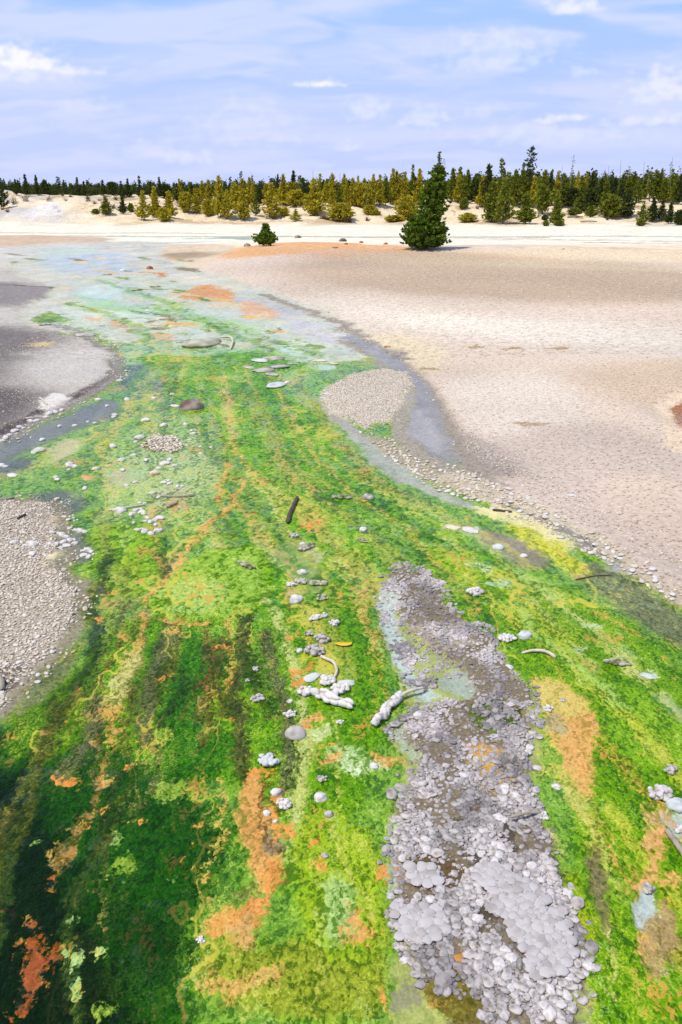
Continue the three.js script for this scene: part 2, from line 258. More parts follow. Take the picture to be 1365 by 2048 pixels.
// pool-floor sediment between the stones, centre
A([186, 188, 146], MUD, 6, 555, 1085, 600, 1078, 640, 1100, 645, 1150, 600, 1165, 560, 1140); A([196, 190, 172], MUD, 4, 590, 1105, 635, 1100, 638, 1128, 600, 1130);
S([176, 172, 148], MUD, 4, 18, 582, 1180, 640, 1182); 
// bright raised mat
A([150, 196, 50], [255, 0, 84], 4, 296, 1196, 320, 1165, 360, 1130, 420, 1105, 500, 1085, 545, 1110, 545, 1200, 500, 1235, 420, 1245, 345, 1240, 312, 1220);
A([164, 204, 84], null, 8, 310, 1195, 350, 1165, 440, 1150, 470, 1190, 430, 1230, 350, 1232);
// lower stream
A([98, 156, 6], TOP, 20, 160, 1300, 290, 1220, 480, 1250, 640, 1200, 760, 1180, 760, 1600, 640, 1700, 480, 1560, 300, 1500, 150, 1500);
A([52, 118, 0], TOP, 18, 300, 1260, 440, 1270, 520, 1330, 500, 1480, 430, 1580, 300, 1560, 270, 1400);
A([124, 172, 16], TOP, 12, 400, 1370, 470, 1350, 520, 1400, 480, 1470, 420, 1450);
A([26, 84, 0], SHADED, 30, -700, 1560, 0, 1450, 120, 1440, 240, 1500, 420, 1590, 470, 1660, 460, 1750, 390, 1850, 370, 1960, 380, 2300, -900, 2600);  // dark green algae with the lower left corner shade painted into its colour
A([6, 34, 0], SHADED, 40, -700, 1600, 0, 1520, 90, 1600, 150, 1780, 230, 1900, 300, 2300, -900, 2600);  // darkest part of the painted corner shade
A([16, 66, 0], SHADED, 20, 180, 1780, 300, 1800, 380, 1900, 350, 2000, 250, 1950);
A([84, 130, 4], TOP, 14, 20, 1420, 130, 1360, 190, 1300, 215, 1340, 190, 1460, 90, 1540, 10, 1500);
A([120, 128, 84], [150, 60, 58], 10, 30, 1400, 110, 1320, 160, 1290, 140, 1340, 80, 1410, 30, 1450);
A([120, 170, 8], TOP, 16, 760, 1120, 900, 1100, 1000, 1200, 1130, 1280, 1090, 1400, 900, 1400, 780, 1300);
A([104, 156, 4], TOP, 18, 900, 1120, 1100, 1160, 1365, 1300, 1600, 1500, 1800, 2400, 1180, 2300, 1150, 1700, 1180, 1500, 1080, 1350, 960, 1230);
A([128, 176, 30], TOP, 14, 1220, 1360, 1365, 1420, 1500, 1500, 1400, 1560, 1250, 1520, 1190, 1440);
A([176, 190, 150], MUD, 6, 1290, 1378, 1340, 1390, 1400, 1430, 1400, 1470, 1340, 1430);
S([212, 150, 78], null, 3, 9, 1035, 1215, 1070, 1235, 1100, 1255); S([214, 150, 80], null, 3, 9, 1195, 1225, 1250, 1250, 1290, 1275);
// bands drawn out along the flow, from the neck of the stream down to the foreground
function flowBands(seed, count, fineEvery) {
  const L = [[300, 705], [262, 780], [200, 880], [185, 1000], [200, 1130], [140, 1300], [40, 1480], [-70, 1720], [-160, 2048]], Rr = [[560, 720], [640, 830], [760, 965], [960, 1055], [1140, 1180], [1340, 1310], [1560, 1500], [1800, 1760], [2050, 2048]], r = rng(seed);
  const along = (f, t) => { const k = Math.min(7, Math.floor(t * 8)), u = t * 8 - k, a = [0, 1].map((q) => lerp(L[k][q], L[k + 1][q], u)), b = [0, 1].map((q) => lerp(Rr[k][q], Rr[k + 1][q], u)); return [lerp(a[0], b[0], f) + 10 * Math.sin(t * 9 + f * 40), lerp(a[1], b[1], f)]; };
  const hues = [[176, 190, 60], [150, 184, 70], [84, 144, 14], [96, 154, 20], [164, 200, 110], [196, 190, 96], [110, 160, 60], [76, 132, 16], [190, 202, 140], [150, 168, 70]], thin = [[226, 170, 96], [214, 192, 90], [220, 160, 84], [204, 202, 120]];
  for (let i = 0; i < count; i++) {
    const f = r(), t0 = r() * 0.85, len = 0.08 + r() * 0.26, fine = i % fineEvery === 0, pts = []; for (let q = 0; q <= 5; q++) pts.push(...along(f + 0.012 * Math.sin(q * 1.3 + i), Math.min(0.999, t0 + len * q / 5)));
    const w = (fine ? 2.5 + 3.5 * r() : 8 + 26 * r()) * (0.7 + t0 * 0.8), dim = f < 0.34 && t0 > 0.45 ? 0.5 : 1, c = (fine ? thin : hues)[Math.floor(r() * (fine ? 4 : 10))].map((v) => v * dim);  // lower left bands dimmed to keep the painted corner shade
    S(c, null, fine ? 2.5 : 8, w, ...pts);
  }
}
flowBands(66, 150, 4);
// orange lines
S([224, 156, 84], [160, 0, 72], 3, 9, 492, 965, 478, 1000, 440, 1030, 395, 1065, 372, 1105, 345, 1145, 312, 1180, 292, 1205); S([216, 150, 70], [160, 0, 70], 3, 7, 455, 930, 445, 980, 435, 1010);
S([214, 138, 70], null, 3, 10, 288, 1225, 283, 1260, 275, 1290); E_([206, 186, 120], null, 6, 268, 1320, 20, 20); E_([200, 190, 140], null, 6, 250, 1365, 22, 30); E_([196, 178, 110], null, 6, 225, 1410, 18, 30);
for (const [x, y, w, h] of [[230, 1460, 14, 10], [190, 1490, 14, 6], [205, 1570, 16, 12], [190, 1600, 8, 14], [175, 1635, 14, 8], [150, 1660, 14, 8], [135, 1700, 18, 14], [115, 1725, 16, 10], [105, 1770, 14, 10], [62, 1850, 12, 12], [85, 1880, 10, 10], [62, 1900, 20, 14], [70, 1930, 28, 22], [60, 1965, 30, 22], [50, 1990, 18, 14], [30, 2022, 16, 12], [110, 1915, 22, 12]]) E_(y > 1750 ? [170, 88, 42] : [196, 146, 76], [90, 0, 58], 2, x, y, w, h, 0.5);  // lowest patches redder and darker, corner shade painted into their colour
E_([226, 112, 28], [60, 80, 74], 2, 136, 1566, 27, 13); E_([222, 128, 50], MUD, 2, 345, 1240, 32, 4);
for (const [x, y, w, h] of [[292, 1465, 9, 6], [258, 1535, 12, 5], [210, 1628, 14, 5], [275, 1648, 9, 6], [400, 1645, 15, 5], [395, 1703, 7, 5], [370, 1722, 8, 4], [462, 1440, 6, 4], [632, 1048, 22, 4], [510, 1030, 14, 5], [440, 1300, 24, 5], [330, 1355, 14, 4], [345, 1262, 12, 6], [195, 1240, 9, 6], [470, 1360, 8, 5]]) E_([224, 124, 44], null, 1.5, x, y, w, h, -0.2);
for (const [x, y, w, h] of [[328, 1470, 17, 15], [80, 1690, 14, 10], [230, 1690, 14, 8], [152, 1838, 10, 12], [212, 1910, 14, 12], [140, 1928, 14, 14], [146, 1980, 10, 10], [350, 1765, 5, 4], [210, 2015, 22, 22], [240, 1730, 30, 14], [380, 1590, 40, 16], [330, 1580, 40, 18]]) E_(h > 13 && w > 15 ? [132, 164, 60] : [170, 200, 140], null, 3, x, y, w, h);
// orange flats round the centre
A([222, 150, 84], OCH, 6, 480, 1580, 505, 1548, 530, 1560, 520, 1600, 545, 1660, 565, 1720, 570, 1775, 545, 1780, 500, 1740, 480, 1680, 470, 1630);
A([226, 136, 60], OCH, 4, 500, 1760, 540, 1720, 560, 1730, 570, 1780, 540, 1790); A([152, 134, 116], OCH, 5, 525, 1660, 560, 1660, 568, 1700, 540, 1715, 515, 1690); A([120, 130, 60], [160, 60, 66], 3, 445, 1790, 480, 1760, 510, 1750, 515, 1770, 470, 1790);
A([226, 134, 64], OCH, 5, 405, 1880, 425, 1830, 470, 1795, 545, 1785, 545, 1830, 520, 1860, 450, 1870, 420, 1900); A([214, 158, 106], OCH, 6, 440, 1860, 500, 1820, 520, 1860, 510, 1890, 470, 1910);
A([150, 164, 50], TOP, 16, 380, 1920, 430, 1900, 520, 1890, 640, 1860, 760, 1800, 770, 2048, 600, 2060, 480, 2000, 400, 1990);
A([206, 160, 98], null, 10, 385, 1990, 400, 1940, 470, 1950, 560, 1930, 560, 1960, 470, 1985);
A([152, 184, 36], TOP, 14, 590, 1660, 640, 1620, 720, 1640, 770, 1700, 770, 1900, 700, 1930, 620, 1880, 580, 1760);
A([172, 204, 140], null, 12, 640, 1780, 680, 1740, 720, 1800, 700, 1880, 650, 1890); A([184, 212, 176], null, 10, 640, 1500, 690, 1480, 740, 1500, 720, 1530, 650, 1540);
A([208, 220, 180], null, 8, 600, 1470, 640, 1450, 670, 1460, 640, 1490); A([206, 226, 206], null, 6, 680, 1530, 740, 1510, 790, 1520, 760, 1545, 700, 1550);
A([236, 164, 100], OCH, 4, 632, 1530, 665, 1515, 690, 1500, 685, 1518, 650, 1540); A([238, 166, 96], OCH, 4, 735, 1500, 760, 1505, 800, 1520, 800, 1540, 760, 1525); A([222, 156, 104], OCH, 4, 590, 1452, 640, 1425, 660, 1420, 640, 1440, 600, 1465);
A([232, 158, 96], OCH, 4, 684, 1850, 690, 1820, 715, 1815, 715, 1850, 695, 1862); E_([230, 154, 92], OCH, 4, 720, 1872, 26, 14); E_([228, 160, 92], null, 4, 640, 1440, 14, 6);
for (const [x, y, w, h] of [[545, 1640, 10, 20], [560, 1600, 10, 26], [575, 1650, 20, 8], [570, 1670, 30, 6], [640, 1740, 14, 10], [635, 1695, 12, 10], [605, 1365, 20, 8], [655, 1490, 8, 5], [636, 1495, 8, 7], [590, 1345, 14, 10], [620, 1340, 14, 8], [580, 1275, 10, 6], [520, 1550, 20, 12], [770, 1740, 8, 20], [760, 1990, 8, 24], [800, 1740, 8, 14]]) E_([236, 140, 52], [60, 40, 66], 2, x, y, w, h, -0.3);
// right of the bar
A([222, 196, 120], OCH, 8, 1060, 1350, 1120, 1360, 1170, 1390, 1198, 1430, 1195, 1520, 1170, 1610, 1150, 1590, 1120, 1520, 1085, 1420);
A([224, 160, 96], OCH, 8, 1100, 1440, 1150, 1430, 1190, 1410, 1196, 1450, 1185, 1560, 1165, 1605, 1140, 1560, 1115, 1510);
A([196, 176, 140], OCH, 6, 1085, 1425, 1130, 1425, 1145, 1460, 1105, 1480); A([206, 196, 150], OCH, 8, 1070, 1640, 1110, 1650, 1120, 1720, 1090, 1710);
A([148, 176, 10], TOP, 10, 1110, 1740, 1150, 1730, 1190, 1860, 1200, 1960, 1180, 2048, 1165, 1900);
A([132, 122, 90], [180, 60, 58], 8, 1165, 1700, 1215, 1720, 1225, 1850, 1210, 1900, 1190, 1800); S([206, 198, 168], null, 3, 10, 1218, 1860, 1228, 1900, 1232, 1950, 1225, 1985);
A([226, 162, 112], OCH, 6, 1255, 1760, 1290, 1735, 1330, 1690, 1340, 1700, 1320, 1760, 1280, 1790, 1255, 1800); E_([228, 168, 116], OCH, 5, 1320, 1680, 30, 22); E_([226, 166, 104], OCH, 5, 1350, 1755, 24, 14); E_([226, 186, 140], OCH, 6, 1310, 1635, 22, 24);
A([176, 148, 112], OCH, 8, 1290, 1830, 1340, 1800, 1365, 1850, 1340, 1920, 1300, 1980, 1280, 1900); A([222, 172, 116], null, 6, 1275, 1860, 1300, 1870, 1295, 1920, 1280, 1910);
A([186, 198, 206], POOL, 4, 1268, 1800, 1285, 1775, 1325, 1785, 1318, 1815, 1300, 1840, 1290, 1870, 1270, 1840); A([190, 204, 210], POOL, 4, 1310, 1640, 1345, 1620, 1400, 1650, 1420, 1700, 1360, 1680);
A([206, 214, 214], POOL, 3, 1275, 1346, 1300, 1342, 1316, 1350, 1296, 1358);
E_([186, 214, 190], null, 3, 1190, 1256, 16, 8); E_([176, 206, 176], null, 4, 1010, 1165, 30, 12); E_([180, 208, 180], null, 4, 960, 1130, 30, 10); E_([176, 200, 160], null, 4, 1160, 1300, 20, 8);
flowBands(91, 60, 1);
A([178, 200, 146], null, 22, 230, 930, 300, 880, 400, 870, 430, 930, 420, 1000, 350, 1030, 270, 1000); A([190, 196, 164], null, 14, 300, 975, 380, 965, 400, 1010, 330, 1030);
A([240, 230, 170], MUD, 5, 930, 1010, 1010, 1012, 1080, 1035, 1130, 1075, 1155, 1108, 1120, 1104, 1050, 1062, 980, 1034); A([212, 210, 70], [200, 0, 66], 8, 1000, 1045, 1070, 1060, 1130, 1092, 1168, 1125, 1168, 1156, 1115, 1124, 1050, 1084);
A([146, 188, 78], [255, 0, 90], 3, 296, 1196, 320, 1165, 360, 1130, 420, 1105, 500, 1090, 540, 1112, 540, 1200, 500, 1232, 420, 1244, 345, 1240, 312, 1220); A([168, 200, 116], null, 8, 310, 1195, 350, 1165, 440, 1150, 470, 1190, 430, 1228, 350, 1230);
S([228, 164, 90], [200, 0, 74], 2, 15, 492, 960, 480, 1000, 440, 1032, 398, 1066, 372, 1108, 345, 1148, 312, 1182, 288, 1210); S([222, 158, 76], [200, 0, 72], 2, 10, 455, 925, 446, 980, 436, 1012); S([210, 140, 64], null, 2, 12, 342, 1244, 380, 1250, 420, 1246);
S([212, 168, 96], null, 3, 13, 290, 1225, 283, 1270, 268, 1310, 248, 1360, 226, 1420, 222, 1490); S([168, 124, 62], null, 3, 10, 220, 1500, 205, 1560, 186, 1620, 140, 1700, 108, 1780); S([206, 196, 140], null, 5, 26, 270, 1315, 250, 1360, 228, 1405);  // lower stretch darker, to fit the painted corner shade
S([222, 170, 90], null, 2, 7, 445, 1550, 450, 1620, 440, 1700, 400, 1780);
// the nodule bar: milky deposit round it, ochre mud, and shade and wet algae painted dark between the nodules
A([176, 186, 110], MUD, 6, 750, 1185, 790, 1130, 860, 1150, 900, 1235, 990, 1270, 1030, 1340, 1085, 1400, 1070, 1640, 1095, 1700, 1105, 1800, 1178, 1900, 1178, 2048, 1150, 2300, 780, 2300, 785, 1980, 780, 1700, 805, 1560, 795, 1460, 830, 1400, 775, 1310);
A([190, 208, 210], POOL, 5, 752, 1200, 765, 1165, 790, 1200, 800, 1280, 850, 1370, 890, 1400, 840, 1400, 790, 1330, 765, 1260); A([172, 186, 176], POOL, 5, 860, 1345, 930, 1330, 985, 1370, 960, 1395, 890, 1385);
A([176, 192, 164], POOL, 5, 780, 1450, 830, 1450, 860, 1500, 840, 1530, 800, 1510); A([190, 206, 206], POOL, 5, 770, 1690, 795, 1640, 810, 1700, 805, 1780, 800, 1860, 790, 1800); A([156, 158, 122], POOL, 5, 775, 1965, 840, 1965, 860, 2010, 790, 2030);
A([134, 122, 106], [0, 120, 88], 5, 795, 1130, 850, 1140, 880, 1170, 910, 1230, 985, 1270, 1010, 1340, 1060, 1375, 1070, 1440, 1050, 1500, 1065, 1580, 1085, 1650, 1105, 1730, 1140, 1800, 1172, 1900, 1172, 1960, 1150, 2048, 1150, 2200, 900, 2200, 900, 2000, 850, 1960, 810, 1900, 780, 1850, 800, 1770, 805, 1690, 800, 1620, 830, 1560, 850, 1510, 800, 1470, 850, 1410, 960, 1400, 930, 1330, 860, 1300, 800, 1240, 775, 1170);
A([104, 86, 62], [0, 140, 88], 5, 815, 1710, 860, 1700, 940, 1740, 930, 1790, 860, 1800, 820, 1760); A([92, 84, 76], [0, 160, 90], 6, 890, 1640, 1000, 1620, 1060, 1700, 1030, 1800, 960, 1880, 920, 1850, 960, 1760, 920, 1700);
A([186, 140, 62], [40, 60, 80], 5, 920, 1490, 1000, 1500, 1050, 1540, 1030, 1600, 960, 1580); A([196, 132, 60], [40, 60, 80], 4, 870, 1920, 930, 1915, 940, 1945, 890, 1945); A([84, 106, 34], [200, 60, 66], 5, 930, 1410, 1030, 1400, 1060, 1450, 1000, 1480, 940, 1450);
A([120, 108, 46], [160, 40, 70], 5, 860, 1965, 930, 1960, 970, 2010, 960, 2048, 880, 2048, 850, 2000); A([172, 160, 144], [0, 200, 92], 5, 820, 1250, 900, 1245, 960, 1290, 900, 1310, 850, 1300);
E_([232, 132, 48], MUD, 3, 800, 1740, 12, 18);
// gravel bank by the left edge
A([178, 166, 158], BAR, 5, -700, 1090, -60, 1010, 50, 1002, 110, 1010, 90, 1050, 130, 1095, 80, 1120, 130, 1150, 155, 1190, 150, 1240, 100, 1310, 40, 1370, 0, 1420, -100, 1460, -700, 1560);
A([122, 112, 108], null, 6, -100, 1350, 40, 1330, 60, 1345, 10, 1400, -100, 1450);
A([150, 138, 110], [60, 230, 84], 3, 285, 890, 310, 868, 350, 875, 375, 892, 350, 905, 310, 905);

// each sheet of ground: extent (x0..x1 across, d0..d1 ahead), texture size, size of a face
const tiles = [
  { x0: -2.9, x1: 2.9, d0: 1.0, d1: 5.0, tw: 2048, th: 1408, cell: 0.0115, f: 1 },
  { x0: -6.6, x1: 6.6, d0: 5.0, d1: 14, tw: 2048, th: 1408, cell: 0.03, f: 2.2 },
  { x0: -18, x1: 18, d0: 14, d1: 38, tw: 2048, th: 1366, cell: 0.085, f: 6 },
  { x0: -64, x1: 64, d0: 38, d1: 150, tw: 2048, th: 1792, cell: 0.45, f: 20 },
  { x0: -480, x1: 480, d0: -80, d1: 900, tw: 1024, th: 1024, cell: 7, f: 200 },
];
const peach = (c) => c[0] - c[1] > 44 && c[0] > 180 ? c.map((v, i) => lerp(v, [236, 190, 132][i], 0.42)) : c;
const solved = paints.map((p) => {
  const q = { ...p, g: [], m: 0 }; let a = 1e9, b = -1e9, c = 1e9, d = -1e9;
  for (let i = 0; i < p.pts.length; i += 2) {
    const h = hitOr(p.pts[i], p.pts[i + 1]); q.g.push(h); q.m += h[2];
    a = Math.min(a, h[0]); b = Math.max(b, h[0]); c = Math.min(c, h[1]); d = Math.max(d, h[1]);
  }
  q.m /= q.g.length; q.box = [a, b, c, d];
  return q;
});
for (const t of tiles) {
  const W = t.cw = t.tw >> 1, H = t.ch = t.th >> 1, sx = W / (t.x1 - t.x0), sy = H / (t.d1 - t.d0);
  const sheet = () => { const c = document.createElement('canvas'); c.width = W; c.height = H; return c; };
  const cc = sheet(), ck = sheet(), g = cc.getContext('2d'), k = ck.getContext('2d');
  g.fillStyle = 'rgb(244,226,202)'; g.fillRect(0, 0, W, H);
  k.fillStyle = 'rgb(0,200,132)'; k.fillRect(0, 0, W, H);
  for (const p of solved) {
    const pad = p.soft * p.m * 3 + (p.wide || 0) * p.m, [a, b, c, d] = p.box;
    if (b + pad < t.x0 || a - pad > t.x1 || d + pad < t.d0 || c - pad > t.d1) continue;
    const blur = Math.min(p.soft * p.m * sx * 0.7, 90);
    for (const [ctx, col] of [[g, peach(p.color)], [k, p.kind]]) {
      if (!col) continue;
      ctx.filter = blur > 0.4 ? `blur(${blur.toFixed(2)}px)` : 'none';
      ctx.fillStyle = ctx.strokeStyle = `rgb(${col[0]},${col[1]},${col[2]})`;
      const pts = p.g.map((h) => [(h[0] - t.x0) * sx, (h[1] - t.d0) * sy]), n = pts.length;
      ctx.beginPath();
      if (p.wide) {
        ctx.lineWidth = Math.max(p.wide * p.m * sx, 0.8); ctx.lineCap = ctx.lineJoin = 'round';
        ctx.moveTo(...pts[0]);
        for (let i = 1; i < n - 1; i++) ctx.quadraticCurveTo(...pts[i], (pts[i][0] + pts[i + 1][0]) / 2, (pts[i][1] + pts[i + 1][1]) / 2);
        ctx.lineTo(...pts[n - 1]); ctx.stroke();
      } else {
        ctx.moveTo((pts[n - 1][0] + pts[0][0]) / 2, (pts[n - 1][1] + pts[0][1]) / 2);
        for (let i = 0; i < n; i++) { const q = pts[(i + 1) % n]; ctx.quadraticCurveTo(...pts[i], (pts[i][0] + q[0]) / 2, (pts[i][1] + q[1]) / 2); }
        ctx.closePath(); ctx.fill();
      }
    }
  }
  t.color = g.getImageData(0, 0, W, H).data; t.kind = k.getImageData(0, 0, W, H).data;
}
const got = [0, 0, 0];
function sample(data, t, x, D) {
  const u = clamp((x - t.x0) / (t.x1 - t.x0) * t.cw - 0.5, 0, t.cw - 1.001), v = clamp((D - t.d0) / (t.d1 - t.d0) * t.ch - 0.5, 0, t.ch - 1.001);
  const i = u | 0, j = v | 0, a = u - i, b = v - j, o = (j * t.cw + i) * 4, w = t.cw * 4;
  for (let c = 0; c < 3; c++) { const p = data[o + c], q = data[o + 4 + c], r = data[o + w + c], s = data[o + w + 4 + c]; got[c] = p + (q - p) * a + (r - p + (s - r - q + p) * a) * b; }
  return got;
}
function warp(x, D, f) {         // ragged edges: how far a border wanders, in metres
  const s = Math.min(f, 8);
  return [x + (0.022 * noise(x * 11 / s, D * 8 / s) + 0.010 * noise(x * 31 / s + 5, D * 24 / s) + 0.005 * noise(x * 80 / s, D * 70 / s + 3)) * s, D + (0.03 * noise(x * 9 / s + 40, D * 8 / s) + 0.012 * noise(x * 29 / s + 9, D * 25 / s + 7) + 0.006 * noise(x * 77 / s + 2, D * 70 / s)) * s];
}
function dissolve(x, D, f, w) {  // borders of colour break up into grains and flecks
  const s = Math.min(f, 8), h = noise(x * 150 / s + 13, D * 130 / s), g = noise(x * 140 / s + 71, D * 150 / s + 9), l = noise(x * 4.1 / s + 2, D * 3.1 / s + 6), e = noise(x * 4.3 / s + 22, D * 3.3 / s);
  const m1 = noise(x * 17 / s + 5, D * 15 / s), m2 = noise(x * 16 / s + 35, D * 17 / s + 4), k1 = noise(x * 46 / s + 15, D * 42 / s), k2 = noise(x * 44 / s + 8, D * 47 / s + 14);
  const s2 = s > 4 ? s * 1.1 : Math.sqrt(s);
  w[0] += (0.008 * h + 0.030 * l + 0.016 * m1 + 0.012 * k1) * s2; w[1] += (0.010 * g + 0.040 * e + 0.020 * m2 + 0.015 * k2) * s2; return w;
}
function surface(x, D, t) {      // height of the ground, small relief included
  const [wx, wd] = warp(x, D, t.f), k = sample(t.kind, t, wx, wd), a = k[0] / 255, g = k[1] / 255;
  let h = -0.03 + k[2] / 255 * 0.12, c = t.cell;
  if (D > 78) h *= 1 - smoothstep(D, 78, 84);
  if (D > 11 && D < 75) { const lv = k[2]; if (lv > 28 && lv < 80) h += 0.020 * fbm(x * 0.75 + 3, D * 0.62, 3) * (1 - Math.abs(lv - 54) / 26) * smoothstep(D, 11, 18); }
  h += a * 0.0075 * fbm(x * 7, D * 5, 2) + (g + 0.25) * 0.008 * noise(x * 1.7, D * 1.5);
  if (c < 0.04) h += a * 0.0034 * noise(x * 22, D * 15) + g * 0.003 * noise(x * 19, D * 19);
  if (c < 0.02) h += a * (0.0018 * noise(x * 48, D * 36)) + g * 0.002 * noise(x * 44, D * 44);
  return land(x, D) + h;
}
const tileAt = (x, D) => tiles.find((t) => x >= t.x0 && x <= t.x1 && D >= t.d0 && D < t.d1) ?? tiles[4];
const groundY = (x, D) => surface(x, D, tileAt(x, D));

const groundMaterials = [], groundSheets = [];
for (const t of tiles) {
  const { tw, th } = t, col = new Uint8Array(tw * th * 4), bump = new Uint8Array(tw * th * 2), q = t.f, s = 1 / Math.min(q, 8), far = q > 15, sc = 1 / (1 + (Math.min(q, 8) - 1) * 0.42);
  for (let j = 0; j < th; j++) {
    const D = t.d0 + (j + 0.5) / th * (t.d1 - t.d0);
    for (let i = 0; i < tw; i++) {
      const x = t.x0 + (i + 0.5) / tw * (t.x1 - t.x0);
      // the mat grows in clumps: each takes its colour as a whole, so that borders run round clumps
      const wx = noise(x * 27 * s + 3, D * 22 * s) * 0.55, wd = noise(x * 25 * s + 53, D * 24 * s) * 0.55, cl = far ? cellOut : cells(x * 64 * s + wx, D * 42 * s + wd), c1 = cl[0], edge = cl[1], c2 = cl[4];
      const ox = far ? 0 : (cl[2] - x * 64 * s - wx) / (64 * s) + (c1 - 0.5) * 0.022 / Math.sqrt(s), od = far ? 0 : (cl[3] - D * 42 * s - wd) / (42 * s) + (c2 - 0.5) * 0.032 / Math.sqrt(s);
      const w = warp(x, D, q), k = sample(t.kind, t, w[0], w[1]), a = k[0] / 255, g = k[1] / 255, k3rd = k[2], j2 = g > 0.5 ? 0.5 : 1;
      const dw = dissolve(x, D, q, w), c = sample(t.color, t, dw[0] + ox * j2, dw[1] + od * j2);
      let R = c[0], G = c[1], B = c[2], b = 0.5;
      if (!far) {
        const n2 = noise(x * 38 * s, D * 30 * s), n3 = noise(x * 95 * s + 7, D * 80 * s), n1 = noise(x * 11 * s + 3, D * 5.5 * s), lo = noise(x * 3.1 * s + 8, D * 1.6 * s);
        if (a > 0.02) {
          const n4 = noise(x * 210 * s + 3, D * 190 * s + 8), fine = cells(x * 120 * s + n2, D * 92 * s + n2), fe = fine[1], f1 = fine[0];
          const st = noise(x * 24 * s + n1 * 1.5, D * 3.2 * s + 2), u = 0.45 + (c1 - 0.5) * 0.58 + n1 * 0.20 + lo * 0.16 + st * 0.22 + (f1 - 0.5) * 0.30, dark = clamp((R + G) / 210, 0.22, 1);
          let tr, tg, tb, mix;
          if (u < 0.22) { tr = R * 0.58; tg = G * 0.70; tb = B * 0.35; mix = 1; }
          else if (u < 0.42) { tr = R * 0.84; tg = G * 0.88; tb = B * 0.65; mix = 1; }
          else if (u < 0.70) { tr = R; tg = G; tb = B * 0.85; mix = 0.5; }
          else if (u < 0.90) { tr = 178 * dark; tg = 200 * dark; tb = 54 * dark; mix = 0.30; }
          else { tr = 216 * dark; tg = 214 * dark; tb = 112 * dark; mix = 0.45; }
          mix *= a; R += (tr - R) * mix; G += (tg - G) * mix; B += (tb - B) * mix;
          const grain2 = (f1 - 0.5) * 0.22 * a + n4 * 0.10 * a; R *= 1 + grain2; G *= 1 + grain2 * 0.8; B *= 1 + grain2;
          // pale crusts, rusty clumps, drift lines along the flow
          const fleck = smoothstep(n3 * 0.5 + n4 * 0.5 + (c2 - 0.5) * 0.5 + lo * 0.45 + n1 * 0.2, 0.40, 0.58) * a;
          if (fleck > 0) { const mint = noise(x * 5 * s + 31, D * 4 * s) > 0.15 ? 1 : 0, z = fleck * 0.62; R += ((mint ? 190 : 220) * dark - R) * z; G += ((mint ? 224 : 222) * dark - G) * z; B += ((mint ? 168 : 110) * dark - B) * z; }
          const rust = smoothstep(noise(x * 5 * s + 70, D * 3.6 * s + 20) + (c2 - 0.5) * 0.8 + (f1 - 0.5) * 0.4, 0.80, 0.90) * a * 0.7;
          if (rust > 0) { R += (226 * dark - R) * rust; G += (164 * dark - G) * rust; B += (84 * dark - B) * rust; }
          const way = noise(x * 1.5 * s + 0.2 * n1 + 4, D * 0.22 * s + 9) + 0.03 * n2 + (c1 - 0.5) * 0.03, line = smoothstep(0.030 - Math.abs(way), 0, 0.016) * smoothstep(lo + n1 * 0.4 + 0.12, -0.1, 0.2) * a * 0.8;
          if (line > 0) { const y = lo > 0 ? 1 : 0; R += ((y ? 212 : 228) * dark - R) * line; G += ((y ? 202 : 170) * dark - G) * line; B += ((y ? 84 : 100) * dark - B) * line; }
          b += a * (Math.min(edge, 0.45) * 0.55 + Math.min(fe, 0.4) * 0.3 - 0.28 + n3 * 0.08);
        }
        const f = 1 - a, grit = n3 * 0.6 + n2 * 0.4;
        if (g > 0.05) {
          const ce = cells(x * 74 * sc, D * 74 * sc), v = ce[0] - 0.5, e = ce[1], sp = noise(x * 1.3 * s + 5, D * 1.1 * s);
          const k2 = g * (v * (q > 1 ? 0.07 : 0.2) + n2 * 0.06 + sp * 0.06);
          R *= 1 + k2; G *= 1 + k2; B *= 1 + k2 * 0.95;
          if (ce[0] > 0.93) { R = lerp(R, 246, 0.3 * g); G = lerp(G, 238, 0.3 * g); B = lerp(B, 230, 0.3 * g); }
          if (ce[0] < 0.07) { R *= 1 - 0.18 * g; G *= 1 - 0.22 * g; B *= 1 - 0.25 * g; }
          b += g * (Math.min(e, 0.5) * 0.7 - 0.2 + n3 * 0.1);
        }
        if (f > 0.1 && g < 0.9) { const k3 = (1 - g) * f * (grit * 0.16 + n1 * 0.07 + noise(x * 210 * s, D * 190 * s) * 0.08); R *= 1 + k3; G *= 1 + k3; B *= 1 + k3; b += grit * 0.12 * f; }
      } else {
        const n1 = noise(x * 0.55, D * 0.5), n2 = noise(x * 1.9, D * 1.6), n3 = noise(x * 5.3, D * 4.1);
        const k2 = n1 * 0.05 + n2 * 0.06 + n3 * 0.06;
        R *= 1 + k2; G *= 1 + k2; B *= 1 + k2;
        const rg = smoothstep(D, 80, 92);
        if (rg > 0) {        // needle litter, dead grass and grey crust on the sandy ridge
          const litter = smoothstep(n2 * 0.5 + n3 * 0.3 + noise(x * 0.21, D * 0.21), 0.12, 0.5) * rg * 0.62;
          R += (172 - R) * litter; G += (140 - G) * litter; B += (104 - B) * litter;
          const crust = smoothstep(noise(x * 0.13 + 9, D * 0.16) + n2 * 0.2, 0.1, 0.35) * rg * smoothstep(Math.abs(x), 24, 34);
          R += (206 - R) * crust; G += (200 - G) * crust; B += (206 - B) * crust;
          const wood = smoothstep(D, 118, 140) * 0.7; R += (112 - R) * wood; G += (104 - G) * wood; B += (70 - B) * wood;
        }
        b += n2 * 0.2 + n3 * 0.2;
      }
      const o = (j * tw + i) * 4;
